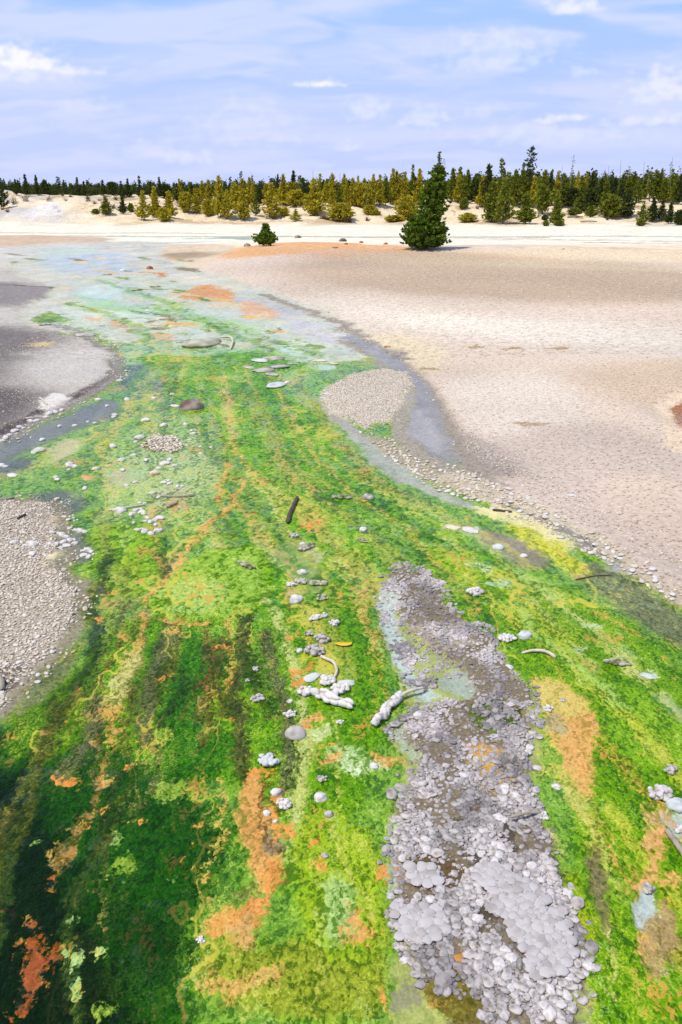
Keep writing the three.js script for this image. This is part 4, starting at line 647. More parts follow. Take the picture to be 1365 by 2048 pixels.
// the second row, standing between and behind those
for (let x = 352, r = rng(97); x < 1362; x += 6 + r() * 7) { if (x > 842 && x < 896) continue; const hi = x > 780 ? 350 : x > 600 ? 358 : 366, k = r(); ridge.push([Math.round(x * 10) / 10, 396 + r() * 12, hi + (r() - 0.45) * 26, 13 + r() * 14, r() < 0.12 ? 'slim' : 'cone', k < (x < 830 ? 0.55 : 0.12) ? 'olive' : k < 0.75 ? 'green' : 'dark']); }
for (const t of ridge) if (t[4] === 'slim' && t[5] === 'olive') t[5] = 'green';
ridge.sort((a, b) => a[0] - b[0]);
{
  const marks = [[0, 'the left edge'], [533, 'the small lone pine'], [850, 'the large lone pine'], [1056.1, 'the tallest thin pine'], [1365, 'the right edge']], seen = new Map();
  const look = { cone: { olive: 'yellow green conical pine', green: 'green conical pine', dark: 'dark green conical pine' }, bush: { olive: 'low yellowish bushy pine', green: 'low green bushy pine', dark: 'low dark bushy pine' }, slim: { green: 'thin green pine', dark: 'thin dark pine' }, tall: { dark: 'very tall thin pine with a tufted top' } };
  ridge.forEach(([x, b, tY, w, kind, leaf], i) => {
    let best = null;
    for (const [mx, say] of marks) { const n = ridge.filter((t) => (mx < x ? t[0] > mx && t[0] <= x : t[0] < mx && t[0] >= x)).length; if (!best || n < best[0]) best = [n, say, mx < x ? 'right' : 'left']; }
    let label = `${look[kind][leaf]} on sandy ridge, ${ORD[Math.max(best[0], 1)]} tree ${/edge/.test(best[1]) ? 'from' : best[2] + ' of'} ${best[1]}`;
    if (kind === 'tall') label = 'very tall thin pine with a tufted top, tallest on the sandy ridge';
    tree(kind, leaf, x, b, tY, w, label, kind === 'bush' ? 'bushy_pine' : 'conifer', 'pines along the sandy ridge');
  });
}
// bare snags against the sky
[[1150, 308, 1137, 384, 4], [1126, 330, 1122, 380, 2], [1200, 345, 1196, 380, 2], [1218, 330, 1214, 380, 2], [1260, 330, 1262, 382, 4], [1299, 330, 1296, 380, 5], [1290, 322, 1288, 380, 2], [1328, 342, 1328, 382, 3], [1343, 322, 1340, 382, 5], [1345, 312, 1344, 380, 2], [1360, 330, 1362, 382, 4], [1243, 320, 1238, 380, 2], [627, 338, 626, 395, 2], [504, 345, 505, 395, 2], [680, 345, 680, 385, 3], [735, 370, 733, 412, 4], [1045, 335, 1047, 400, 2]].forEach(([tx, ty, bx, by, w], i, all) => {
  const D = by > 400 ? 98 : 135 + (i * 7) % 20, d = camRay(bx, by), t = D / -d.z, x = d.x * t, y = groundY(x, D), e = camRay(tx, ty), s = D / -e.z, top = EYE + e.y * s, m = s / FOCAL, r = rng(i + 77), dx = e.x * s - x, h = top - y;
  const g = new THREE.Group(); g.position.set(x, y, -D);
  const spine = (f) => new THREE.Vector3(dx * f + Math.sin(f * 6 + i) * m * 0.7, h * f, Math.sin(f * 5 + i) * m * 0.5);
  const trunk = new THREE.Mesh(tube([0, 0.25, 0.5, 0.75, 1].map((f) => spine(f).add(new THREE.Vector3(0, f ? 0 : -0.1, 0))), m * (0.55 + w * 0.1), m * 0.25, i, 6), DEADWOOD); trunk.name = 'trunk'; g.add(trunk);
  for (let k = 0; k < 4 + w * 3; k++) { const f = 0.3 + r() * 0.68, a = r() * 6.3, L = m * (1.5 + w * 0.9) * (1.15 - f) * 1.6, p = spine(f), q = p.clone().add(new THREE.Vector3(Math.cos(a) * L, L * (r() - 0.35) * 0.5, Math.sin(a) * L)), b = new THREE.Mesh(tube([p, p.clone().lerp(q, 0.5), q], m * 0.22, m * 0.1, k, 4), DEADWOOD); b.name = 'branch'; g.add(b); }
  if (w >= 4) { const c = new THREE.Mesh(crown(200 + i, { half: w * m * 0.8 / h, outline: (f) => 0.35 + 0.65 * Math.abs(Math.sin(f * 17)), whorls: 14, per: 2, tufts: 1, size: m * 2.4 / h, needles: 3, from: 0.45, top: 0.97, rise: 0.2 }).scale(h, 1, h), LEAF.green), pp = c.geometry.attributes.position; for (let k = 0; k < pp.count; k++) { const f = pp.getY(k), o = spine(clamp(f, 0, 1)); pp.setXYZ(k, pp.getX(k) + o.x, o.y + (f - clamp(f, 0, 1)) * h, pp.getZ(k) + o.z); } c.name = 'crown'; g.add(c); }
  const n = all.filter((o) => o[0] > tx).length + 1;
  tag(g, 'dead_tree', tx < 800 ? (by > 400 ? 'bare grey trunk standing among yellow green pines near the large lone pine' : `thin bare snag above the dark forest, ${['leftmost', 'second', 'third', 'fourth'][all.filter((o) => o[0] < tx && o[3] < 400).length]} left of the large lone pine`) : tx === 1150 ? 'tall leaning dead pine with sparse tufts above the ridge' : `thin grey dead tree against the sky, ${ORD[n]} from the right edge`, 'dead tree', 'dead trees on the skyline');
});
// brush and dead shrubs on the ridge
[[30, 408, 26], [52, 402, 30], [98, 402, 22], [126, 392, 14], [142, 394, 14], [132, 402, 12], [110, 418, 18], [118, 424, 14], [220, 424, 22], [228, 416, 18], [360, 414, 22], [645, 438, 30], [655, 440, 24], [700, 445, 24], [735, 442, 18], [660, 400, 22], [16, 424, 18], [5, 420, 14], [176, 398, 20], [1058, 408, 18], [955, 418, 16], [1215, 440, 16], [1330, 430, 14], [190, 408, 14], [232, 400, 18], [470, 428, 18], [890, 420, 14]].forEach(([px, py, w], i, list) => {
  const p = at(px, py), r = rng(i * 5 + 300), parts = [], R = w * p.m / 2;
  for (let k = 0; k < 34; k++) { const a = r() * 6.3, e = 0.3 + r() * 1.1, L = R * (0.6 + r() * 0.7), q = new THREE.Vector3(Math.cos(a) * Math.cos(e), Math.sin(e), Math.sin(a) * Math.cos(e)).multiplyScalar(L); parts.push(tube([new THREE.Vector3((r() - 0.5) * R * 0.8, -0.05, (r() - 0.5) * R * 0.6), q.clone().multiplyScalar(0.55).add(new THREE.Vector3((r() - 0.5) * R * 0.2, 0, 0)), q], R * 0.05, R * 0.015, k, 3)); }
  const m = new THREE.Mesh(mergeGeometries(parts), i % 3 ? plain(150, 124, 104) : plain(120, 112, 70)); m.position.set(p.x, p.y, -p.D);
  const nth = (l) => { const a = list.filter((q) => q[0] <= px).length, b = list.filter((q) => q[0] >= px).length; return a <= b ? `${ORD[a]} ${l} from the left edge` : `${ORD[b]} ${l} from the right edge`; };
  tag(m, 'dry_shrub', `leafless grey brown shrub on the sandy ridge, ${nth('shrub')}`, 'shrub', 'dry shrubs on the ridge');
});
// fallen trunks on the ridge
[[172, 403, 182, 402], [1135, 436, 1160, 434], [1195, 432, 1215, 430], [1160, 446, 1195, 444], [1010, 404, 1030, 406], [1040, 420, 1060, 416], [690, 402, 705, 406], [196, 400, 210, 405]].forEach(([x0, y0, x1, y1], i, list) => {
  const a = at(x0, y0), b = at(x1, y1), c = new THREE.Vector3((a.x + b.x) / 2, Math.max(a.y, b.y) + 0.05, -(a.D + b.D) / 2), dz = clamp(a.D - b.D, -1.2, 1.2) / 2;
  const m = new THREE.Mesh(tube([new THREE.Vector3(a.x - c.x, -0.02, -dz), new THREE.Vector3(0, 0.03, 0), new THREE.Vector3(b.x - c.x, 0, dz)], 0.09, 0.05, i), DEADWOOD); m.position.copy(c); tag(m, 'fallen_trunk', `weathered fallen trunk on the sandy ridge, ${ORD[list.filter((q) => q[0] <= x0).length]} from the left`, 'log', 'fallen trunks on the ridge');
});
// the forest behind the ridge: one dark mass
{
  const geo = mergeGeometries([crown(90, { half: 0.2, outline: cone, whorls: 16, per: 6, tufts: 3, size: 0.1, needles: 2 })]), r = rng(55), list = [];
  for (let i = 0; i < 5200; i++) { const D = 145 + Math.pow(r(), 0.8) * 420, x = (r() - 0.5) * D * 1.25 * 0.95; list.push([x, D, (3.4 + r() * 2.6) * lerp(0.62, 1.5, smoothstep(D, 145, 520)) * lerp(0.74, 1.2, smoothstep(x / D, -0.2, 0.35)) * (r() > 0.93 ? 1.35 : 1)]); }
  const f = new THREE.InstancedMesh(geo, LEAF.dark, list.length), o = new THREE.Object3D(), c = new THREE.Color();
  list.forEach(([x, D, h], i) => { o.position.set(x, land(x, D) - 0.1, -D); o.rotation.y = i; o.scale.set(h, h, h); o.updateMatrix(); f.setMatrixAt(i, o.matrix); const k = 0.7 + 0.7 * r(); f.setColorAt(i, c.setRGB(k, k, k * 0.95)); });
  stuff(f, 'forest', 'dark distant pine forest behind the sandy ridge', 'forest');
}
// steam over the flats
{
  const p = at(85, 452), r = rng(88), parts = [];
  for (let i = 0; i < 26; i++) { const f = Math.pow(r(), 1.5), s = (0.6 + r() * 0.9) * (1 - f * 0.35), g = () => r() + r() + r() - 1.5; parts.push(lump(i, 2, 0.3, 1.4, [s * 1.3, s * 0.7, s]).translate(g() * (4.6 * (1 - f) ** 1.5 + 0.7) - f * 0.8, 0.1 + f * 2.0, g() * 4 - 4)); }
  const m = new THREE.Mesh(mergeGeometries(parts), new THREE.MeshPhysicalMaterial({ color: 0xffffff, transparent: true, opacity: 0.06, roughness: 1, transmission: 0.5, thickness: 0, specularIntensity: 0, depthWrite: false }));
  m.position.set(p.x, 0, -p.D); stuff(m, 'steam', 'thin white steam drifting over the far flats', 'steam'); m.castShadow = false;
}

// ---------------------------------------------------------------- rocks, knobs and driftwood in the stream
const NODS = [1, 2, 3, 4, 5, 6, 7, 8].map((s) => mottled(lump(s * 1.7, 2, 0.34, 1.7, [1, 0.72, 0.88]), s % 4 ? LAY.lilac : LAY.white, s, 1.4));
function rock(px, py, w, lay, shape, label, name = 'rock', group, tall = 1) {
  const p = at(px, py), R = w * p.m / 2, seed = Math.round(px * 3 + py * 7) % 997;
  let geo;
  if (shape === 'knob') geo = mottled(knobs(seed, clamp(Math.round(w / 2.6), 7, 22), 1, 0.55), LAY[lay], seed, 1.6);
  else if (shape === 'slab') geo = mottled(lump(seed, 3, 0.2, 1.2, [1, 0.16, 0.62]), LAY[lay], seed, 1.5);
  else if (shape === 'long') geo = mottled(knobs(seed, 18, 1.15, 0.3).scale(1, 0.8, 0.5), LAY[lay], seed, 1.6);
  else geo = mottled(lump(seed, 3, 0.24, 1.25, [1, 0.68, 0.8]), LAY[lay], seed, 1.3);
  const m = new THREE.Mesh(geo, STONE); m.scale.set(R, R * tall, R); m.position.set(p.x, Math.max(p.y, -0.012) + R * tall * (shape === 'slab' ? 0.06 : 0.12), -p.D); m.rotation.y = (seed % 17) * 0.13 - 1;
  return tag(m, name, label, 'rock', group);
}
rock(383, 816, 54, 'brown', 'stone', 'brown boulder sitting in the green stream, largest dark rock', 'boulder', null, 0.85);
for (const [px, py, w, lay, shape, label] of [
  [588, 1073, 22, 'grey', 'knob', 'knobbly grey stone just below the dark stick'], [606, 1088, 14, 'white', 'stone', 'small white stone beside the knobbly one below the dark stick'], [614, 1096, 40, 'mossy', 'long', 'long mossy knobbly rock lying below the dark stick'],
  [605, 1145, 21, 'white', 'stone', 'white stone in the bare patch below the dark stick'], [583, 1171, 22, 'white', 'knob', 'white knobbly rock at the left end of the row below the bare patch'], [603, 1165, 26, 'grey', 'knob', 'grey knobbly rock in the middle of the row below the bare patch'], [632, 1169, 40, 'mossy', 'long', 'wide mottled rock at the right end of the row below the bare patch'],
  [592, 1202, 32, 'white', 'stone', 'smooth white stone half sunk in bright algae'], [646, 1198, 26, 'mossy', 'knob', 'greenish knobbly rock right of the smooth white stone'], [668, 1250, 25, 'white', 'knob', 'white cauliflower rock above the yellow leaf'], [637, 1238, 40, 'white', 'long', 'flat white knobbly rock left of the cauliflower rock above the leaf'], [618, 1271, 20, 'grey', 'knob', 'grey knobbly stone with orange edge left of the yellow leaf'], [645, 1284, 34, 'grey', 'knob', 'greenish grey rock touching the yellow leaf'],
  [600, 1305, 16, 'white', 'stone', 'small round white stone left of the grey star shaped rock'], [630, 1307, 42, 'grey', 'knob', 'grey star shaped knobbly rock above the curved branch'], [624, 1357, 40, 'blue', 'slab', 'bluish slab under the film of water by the curved branch'], [655, 1366, 36, 'white', 'knob', 'white knobbly rock at the foot of the curved branch'], [693, 1368, 36, 'blue', 'slab', 'bluish slab right of the curved branch foot'], [680, 1384, 40, 'white', 'knob', 'white knobbly rock on the slab pile under the curved branch'], [650, 1388, 22, 'white', 'knob', 'small white knob left of the slab pile'], [664, 1404, 82, 'white', 'long', 'widest scalloped white slab below the curved branch'], [612, 1388, 34, 'white', 'knob', 'white double knob left of the scalloped slab'], [580, 1405, 14, 'white', 'stone', 'small white pebble left of the scalloped slab'],
  [512, 1341, 18, 'grey', 'knob', 'dark knobbly stone alone in green algae'], [496, 1363, 13, 'grey', 'knob', 'tiny grey knob below the dark knobbly stone'], [516, 1401, 30, 'grey', 'knob', 'grey knobbly rock alone in the green left of the slab pile'], [581, 1433, 26, 'white', 'knob', 'white knobbly rock over the orange streak below the slab pile'], [592, 1471, 44, 'grey', 'stone', 'grey rounded rock with dark rim in the centre foreground'], [680, 1447, 18, 'white', 'knob', 'white knob with orange skirt right of the grey rounded rock'],
  [536, 1526, 42, 'blue', 'knob', 'bluish white knobbly rock at the top of the orange flat'], [553, 1588, 24, 'white', 'stone', 'white pebble over orange mud, upper of the pair'], [568, 1613, 34, 'white', 'knob', 'white knobbly rock over orange mud, largest of the trio'], [534, 1628, 17, 'white', 'stone', 'round white pebble left of the orange mud trio'], [551, 1644, 11, 'white', 'stone', 'tiny white pebble on the orange mud'], [645, 1563, 22, 'grey', 'knob', 'grey knob above the egg shaped white stone'], [641, 1598, 30, 'white', 'stone', 'egg shaped white stone in a dark ringed hollow'], [658, 1632, 20, 'grey', 'stone', 'round grey stone below the dark ringed hollow'],
  [748, 1534, 19, 'white', 'stone', 'white stone on pale crust left of the long nodule bar'], [950, 1189, 35, 'white', 'knob', 'white knobbly rock alone in green right of the bar top'], [494, 1136, 38, 'mossy', 'long', 'mossy grey rock in green left of the bare patch'], [727, 1060, 18, 'white', 'stone', 'white stone right of the dark stick'], [736, 997, 26, 'grey', 'stone', 'grey stone in algae right of the dark stick top'], [684, 997, 34, 'mossy', 'long', 'mossy lump beside the grey stone right of the stick'], [725, 1083, 26, 'mossy', 'long', 'low mossy lump below the white stone'],
  [941, 1060, 40, 'white', 'slab', 'white slab in the shallows below the stony strip'], [905, 1054, 34, 'tan', 'slab', 'tan slab beside the white slab in the shallows'], [997, 1095, 24, 'blue', 'stone', 'bluish stone in the grey shallows'], [1048, 1112, 16, 'white', 'stone', 'white stone right of the bluish stone in the shallows'], [1050, 1275, 30, 'blue', 'stone', 'bluish rock at the right tip beside the nodule bar'], [1014, 1281, 34, 'white', 'knob', 'white knobbly rock between the bar and the bluish rock'], [1236, 1330, 46, 'mossy', 'long', 'mossy long rock with pale end, right of the driftwood'], [1296, 1350, 38, 'blue', 'slab', 'bluish slab at the right with orange rim'], [1113, 1573, 20, 'white', 'stone', 'white stone right of the bar beside the orange flat'], [1095, 1420, 24, 'white', 'knob', 'white double stone right of the bar above the orange flat'], [1125, 1402, 13, 'grey', 'knob', 'small mottled stone above the orange flat'], [1088, 1634, 24, 'white', 'knob', 'white knob at the end of the twig beside the bar'],
  [1320, 1594, 48, 'white', 'knob', 'white knobbly rock in the pool at the right edge'], [1352, 1616, 40, 'blue', 'stone', 'smooth bluish rock at the right edge'], [1342, 1545, 30, 'grey', 'knob', 'grey knobbly rock above the pool at the right edge'], [1362, 1656, 28, 'white', 'knob', 'white knob beside the branch at the right edge'], [1297, 1776, 30, 'grey', 'knob', 'grey knobbly rock above the milky film near the right edge'], [402, 1880, 20, 'white', 'knob', 'white knob at the left tip of the lower orange flat'], [650, 1716, 16, 'grey', 'stone', 'dark stone on orange fleck in the lower centre'],
  [310, 948, 20, 'pink', 'stone', 'pink topped stone in the scattered stones on the left'], [25, 951, 27, 'white', 'slab', 'flat white stone by the left edge in grey water'], [245, 921, 17, 'white', 'stone', 'round pale stone above the pink topped stone'], [350, 812, 22, 'white', 'slab', 'flat white stone left of the brown boulder'], [575, 767, 14, 'white', 'stone', 'bright white stone on the grey slabs in midstream'], [300, 538, 15, 'rust', 'stone', 'reddish brown stone far up the stream'], [246, 543, 12, 'white', 'stone', 'small white stone far up the stream'],
  [495, 494, 14, 'brown', 'stone', 'dark rock at the left end of the mound'], [596, 477, 14, 'brown', 'stone', 'dark rock behind the mound right of the small pine'], [686, 484, 16, 'brown', 'stone', 'grey brown rock on the mound crest between the two pines'], [671, 497, 15, 'brown', 'slab', 'flat dark rock on the mound left of the large pine'], [692, 490, 8, 'rust', 'stone', 'small reddish rock on the mound, nearest the crest rock'], [723, 487, 10, 'rust', 'stone', 'reddish rock on the mound crest'], [772, 490, 10, 'rust', 'stone', 'small reddish rock beside the large pine'], [1126, 500, 8, 'tan', 'stone', 'small tan rock on the bank right of the large pine'],
  [1143, 998, 20, 'white', 'slab', 'pale flat stone alone on the pinkish bank'], [775, 697, 16, 'rust', 'slab', 'rust coloured stone at the corner of the blue channel'],
]) rock(px, py, w, lay, shape, label);
// small stones in scatters
function scatter(name, label, group, lay, list) { list.forEach(([px, py, w], i) => { const p = at(px, py), R = w * p.m * 0.62, m = new THREE.Mesh(NODS[(i * 5 + px) % 2 ? 3 : 7], STONE); m.scale.set(R, R * 0.7, R * 0.8); m.rotation.y = i * 1.3; m.position.set(p.x, Math.max(p.y, -0.01) + R * 0.12, -p.D); tag(m, name, label, 'stone', group); }); }
scatter('stream_stone', 'small pale stone in the loose scatter left of the dark stick', 'stones in the left shallows', 'white', [[197, 800, 12], [215, 812, 10], [230, 830, 12], [228, 834, 9], [255, 800, 14], [150, 851, 10], [120, 852, 10], [292, 841, 16], [328, 852, 16], [371, 849, 10], [387, 868, 12], [384, 862, 9], [280, 876, 18], [272, 884, 9], [226, 893, 14], [268, 911, 12], [293, 921, 12], [330, 928, 18], [340, 920, 12], [318, 936, 10], [350, 932, 12], [246, 940, 12], [192, 939, 14], [140, 930, 18], [150, 933, 12], [138, 940, 8], [115, 960, 12], [112, 954, 9], [170, 977, 12], [253, 971, 11], [271, 964, 11], [328, 966, 12], [340, 968, 12], [355, 973, 9], [365, 972, 9], [338, 962, 9], [80, 902, 20], [70, 905, 14], [5, 930, 14], [12, 933, 10], [85, 880, 14], [305, 987, 12], [318, 994, 10], [402, 907, 8], [401, 893, 8], [423, 895, 8], [190, 846, 8], [176, 843, 7], [308, 797, 10], [345, 790, 10]]);
scatter('cluster_stone', 'pale knobbly stone in the curved rows below the grey stick', 'stones in the curved rows', 'white', [[240, 1022, 22], [265, 1029, 16], [285, 1025, 15], [272, 1020, 12], [283, 1018, 9], [288, 1028, 10], [302, 1045, 14], [320, 1036, 17], [311, 1040, 12], [296, 1036, 11], [290, 1043, 9], [312, 1050, 10], [276, 1062, 12], [290, 1065, 15], [302, 1069, 13], [315, 1062, 16], [322, 1060, 10], [284, 1060, 8], [268, 1045, 8], [280, 1006, 9], [290, 1007, 8]]);
scatter('knoll_stone', 'pale knobbly stone in the small heaps off the left gravel bank', 'stones in heaps off the gravel bank', 'white', [[160, 1062, 15], [150, 1060, 10], [170, 1064, 12], [140, 1058, 9], [125, 1071, 16], [133, 1075, 12], [118, 1068, 10], [105, 1069, 12], [128, 1086, 15], [140, 1082, 13], [150, 1089, 12], [115, 1090, 13], [135, 1094, 14], [122, 1098, 12], [148, 1080, 9], [175, 1101, 17], [183, 1104, 12], [168, 1110, 14], [178, 1114, 13], [65, 1094, 20], [52, 1097, 14], [66, 1114, 18], [30, 1090, 16], [72, 1090, 10], [100, 1093, 11], [165, 1102, 9], [92, 1098, 9]]);
scatter('shore_stone', 'white stone along the dark shore of the left bank', 'stones on the left shore', 'white', [[62, 845, 12], [74, 844, 14], [40, 857, 12], [30, 865, 14], [12, 878, 14], [20, 872, 10], [48, 858, 9], [5, 884, 12], [100, 830, 16], [112, 826, 12], [93, 836, 12], [125, 822, 12], [240, 762, 12]]);
// pale slabs in midstream and up the channel
for (const [px, py, w, lay] of [[520, 722, 40, 'blue'], [548, 718, 46, 'grey'], [560, 735, 40, 'grey'], [527, 742, 46, 'grey'], [545, 750, 34, 'grey'], [498, 736, 28, 'grey'], [586, 728, 24, 'grey'], [553, 772, 54, 'blue'], [668, 728, 22, 'tan'], [640, 722, 30, 'tan'], [330, 640, 22, 'brown'], [345, 653, 20, 'tan'], [360, 638, 24, 'mossy'], [290, 616, 16, 'mossy'], [300, 622, 22, 'white'], [275, 580, 26, 'mossy'], [310, 574, 24, 'mossy'], [215, 550, 22, 'mossy'], [230, 640, 14, 'mossy'], [250, 638, 14, 'brown'], [205, 652, 12, 'mossy'], [312, 650, 24, 'tan'], [610, 702, 16, 'mossy'], [535, 703, 16, 'mossy'], [470, 662, 12, 'mossy'], [90, 650, 26, 'grey'], [170, 672, 40, 'grey'], [655, 790, 18, 'blue'], [648, 798, 14, 'blue'], [235, 566, 10, 'grey']]) rock(px, py, w, lay, 'slab', 'thin flat slab showing above the pale water of the upper stream', 'slab', 'flat slabs of the upper stream');
// driftwood
function wood(list, r0, r1, mat, label, name, category = 'branch', lift = 0) {
  const pts = list.map(([px, py, up]) => { const p = at(px, py); return new THREE.Vector3(p.x, Math.max(p.y, -0.004) + (up || 0), -p.D); }), c = pts[0].clone(), m0 = at(...list[0]).m;
  const m = new THREE.Mesh(tube(pts.map((p) => p.clone().sub(c).add(new THREE.Vector3(0, r0 * m0 * 0.7 + lift, 0))), r0 * m0, r1 * m0, list[0][0], 9, 0.25), mat); m.position.copy(c); tag(m, name, label, category);
}
const CHAR = new THREE.MeshStandardMaterial({ map: grain([84, 70, 66], 0.6, 5, 30, 4), roughness: 0.9 }), PALE = new THREE.MeshStandardMaterial({ map: grain([222, 214, 200], 0.25, 5, 30, 6), roughness: 0.9 });
wood([[576, 1049], [581, 1030], [589, 1012], [596, 996]], 4.6, 4, CHAR, 'dark charred stick standing out from the green stream', 'stick');
wood([[641, 1316], [655, 1324, 0.01], [668, 1335, 0.02], [674, 1350, 0.01], [667, 1362]], 3.6, 2.4, PALE, 'pale curved branch arching over the white knobbly rocks', 'branch');
{
  const line = [[748, 1455], [760, 1442], [771, 1428], [781, 1415], [792, 1404], [800, 1398]].map(([a, b]) => { const p = at(a, b); return new THREE.Vector3(p.x, Math.max(p.y, 0) + 0.015, -p.D); }), c = line[0].clone(), curve = new THREE.CatmullRomCurve3(line.map((v) => v.clone().sub(c))), r = rng(61), parts = [];
  for (let i = 0; i < 46; i++) { const q = curve.getPointAt(i / 45), s = 0.011 + 0.011 * r(); parts.push(lump(i, 1, 0.3, 1.7, [s, s, s]).translate(q.x + (r() - 0.5) * 0.03, q.y + r() * 0.018, q.z + (r() - 0.5) * 0.03)); }
  const m = new THREE.Mesh(mottled(mergeGeometries(parts), LAY.white, 4, 40), STONE); m.position.copy(c); tag(m, 'branch', 'encrusted knobbly branch sticking out from the left side of the nodule bar', 'branch');
}
wood([[795, 1403, 0.02], [820, 1392, 0.03], [848, 1382, 0.02]], 4, 3, PALE, 'pale bare stick continuing from the encrusted branch onto the bar', 'stick');
wood([[1043, 1310], [1065, 1307, 0.01], [1090, 1310, 0.015], [1112, 1318]], 2.6, 4, PALE, 'pale driftwood lying in green right of the nodule bar', 'driftwood');
wood([[1020, 1650, 0.03], [1050, 1642, 0.03], [1086, 1630, 0.01]], 3.5, 2.5, DEADWOOD, 'twig pointing out from the right side of the nodule bar', 'twig');
wood([[1332, 1662], [1348, 1690, 0.01], [1366, 1720, 0.01], [1385, 1755]], 6, 5, DEADWOOD, 'grey branch in the milky pool at the right edge', 'branch');
wood([[215, 1022], [250, 1018, 0.01], [291, 1010]], 2.4, 1.6, PALE, 'grey stick lying above the curved rows of stones', 'stick');
wood([[335, 1016], [345, 1011], [356, 1007]], 4, 3, DEADWOOD, 'short grey stick right of the curved rows', 'stick');
wood([[310, 992], [350, 996, 0.01], [392, 991]], 2, 1.2, DEADWOOD, 'thin grey stick above the short grey one', 'stick');
wood([[-6, 1006], [12, 1002], [30, 997]], 3.5, 2.5, DEADWOOD, 'grey stick at the left edge above the gravel bank', 'stick');
wood([[36, 1045, 0.01], [44, 1041, 0.01], [54, 1036, 0.01]], 2.5, 2, CHAR, 'short dark stick on the left gravel bank', 'stick');
wood([[-4, 1362, 0.01], [4, 1372, 0.01], [6, 1388]], 6, 6, DEADWOOD, 'end of a grey log at the left edge', 'log');
wood([[80, 802, 0.01], [88, 808, 0.01], [95, 814]], 1.8, 1.5, PALE, 'pale stick on the dark left bank', 'stick');
rock(403, 689, 100, 'mossy', 'slab', 'long mossy ledge across the upper stream below the orange patch', 'ledge');
wood([[440, 680, 0.03], [458, 680, 0.05], [466, 686, 0.04], [462, 699]], 2.4, 1.8, PALE, 'bent pale twig at the right end of the mossy ledge', 'twig');
wood([[1150, 1160], [1190, 1152], [1225, 1150]], 1.5, 1, CHAR, 'dark sunken twig in the grey green shallows', 'twig');
wood([[985, 1020], [1005, 1022], [1025, 1024]], 2.4, 2, CHAR, 'short dark twig at the edge of the yellow tongue', 'twig');
// yellow leaf
{
  const p = at(687, 1293), s = new THREE.Shape(); s.moveTo(-0.055, 0); s.bezierCurveTo(-0.04, 0.022, 0.01, 0.026, 0.05, 0.012); s.bezierCurveTo(0.056, 0.004, 0.054, -0.008, 0.046, -0.014); s.bezierCurveTo(0.01, -0.022, -0.04, -0.018, -0.055, 0);
  const g = new THREE.ExtrudeGeometry(s, { depth: 0.001, bevelEnabled: false, curveSegments: 10 }).rotateX(-Math.PI / 2), q = g.attributes.position; for (let i = 0; i < q.count; i++) q.setY(i, q.getY(i) + q.getX(i) ** 2 * 4 + Math.abs(q.getZ(i)) * 0.25); g.computeVertexNormals();
  const m = new THREE.Mesh(g, plain(250, 196, 20, 0.6)); m.position.set(p.x, Math.max(p.y, 0) + 0.006, -p.D); m.rotation.y = -0.05; tag(m, 'leaf', 'bright yellow fallen leaf beside the white knobbly rocks', 'leaf');
}

// ---------------------------------------------------------------- the nodule bar and the gravel banks
const poly = (list) => { const g = []; for (let i = 0; i < list.length; i += 2) { const h = hitOr(list[i], list[i + 1]); g.push([h[0], h[1]]); } return g; };
const inside = (g, x, y) => { let c = false; for (let i = 0, j = g.length - 1; i < g.length; j = i++) if ((g[i][1] > y) !== (g[j][1] > y) && x < (g[j][0] - g[i][0]) * (y - g[i][1]) / (g[j][1] - g[i][1]) + g[i][0]) c = !c; return c; };
const fill = (list, ...rest) => fillGround(poly(list), ...rest);
function fillGround(g, rMin, rMax, gap, tries, seed, keep = () => 1, taken = []) {   // stones that lie side by side inside an outline
  const r = rng(seed), xs = g.map((p) => p[0]), ds = g.map((p) => p[1]), x0 = Math.min(...xs), x1 = Math.max(...xs), d0 = Math.max(Math.min(...ds), 1.2), d1 = Math.max(...ds), out = taken, grid = new Map(), cs = rMax * 2.2, key = (x, y) => Math.floor(x / cs) * 7919 + Math.floor(y / cs);
  for (const o of out) { const k = key(o[0], o[1]); (grid.get(k) ?? grid.set(k, []).get(k)).push(o); }
  for (let t = 0; t < tries; t++) {
    const x = lerp(x0, x1, r()), D = lerp(d0, d1, r()), R = lerp(rMax, rMin, Math.min(1, t / tries * 1.15) ** 0.45) * (0.8 + 0.4 * r());
    const rag = 0.02 + D * 0.009; if (!inside(g, x + rag * (noise(x * 9, D * 9) + 0.6 * noise(x * 23, D * 23)), D + rag * 1.3 * (noise(x * 9 + 40, D * 8) + 0.6 * noise(x * 21 + 5, D * 21))) || r() > keep(x, D)) continue;
    let ok = true;
    for (let i = -1; i <= 1 && ok; i++) for (let j = -1; j <= 1 && ok; j++) for (const o of grid.get(key(x + i * cs, D + j * cs)) ?? []) if ((o[0] - x) ** 2 + (o[1] - D) ** 2 < ((o[2] + R) * gap) ** 2) { ok = false; break; }
    if (!ok) continue;
    const o = [x, D, R]; out.push(o); const k = key(x, D); (grid.get(k) ?? grid.set(k, []).get(k)).push(o);
  }
  return out;
}
const pxOf = (x, D) => { const s = Math.sin(PITCH), c = Math.cos(PITCH), t = D * c + EYE * s; return [682.5 + x / t * FOCAL, 1024 - (-EYE * c + D * s) / t * FOCAL]; };
const tone = new THREE.Color(), spot = new THREE.Object3D();
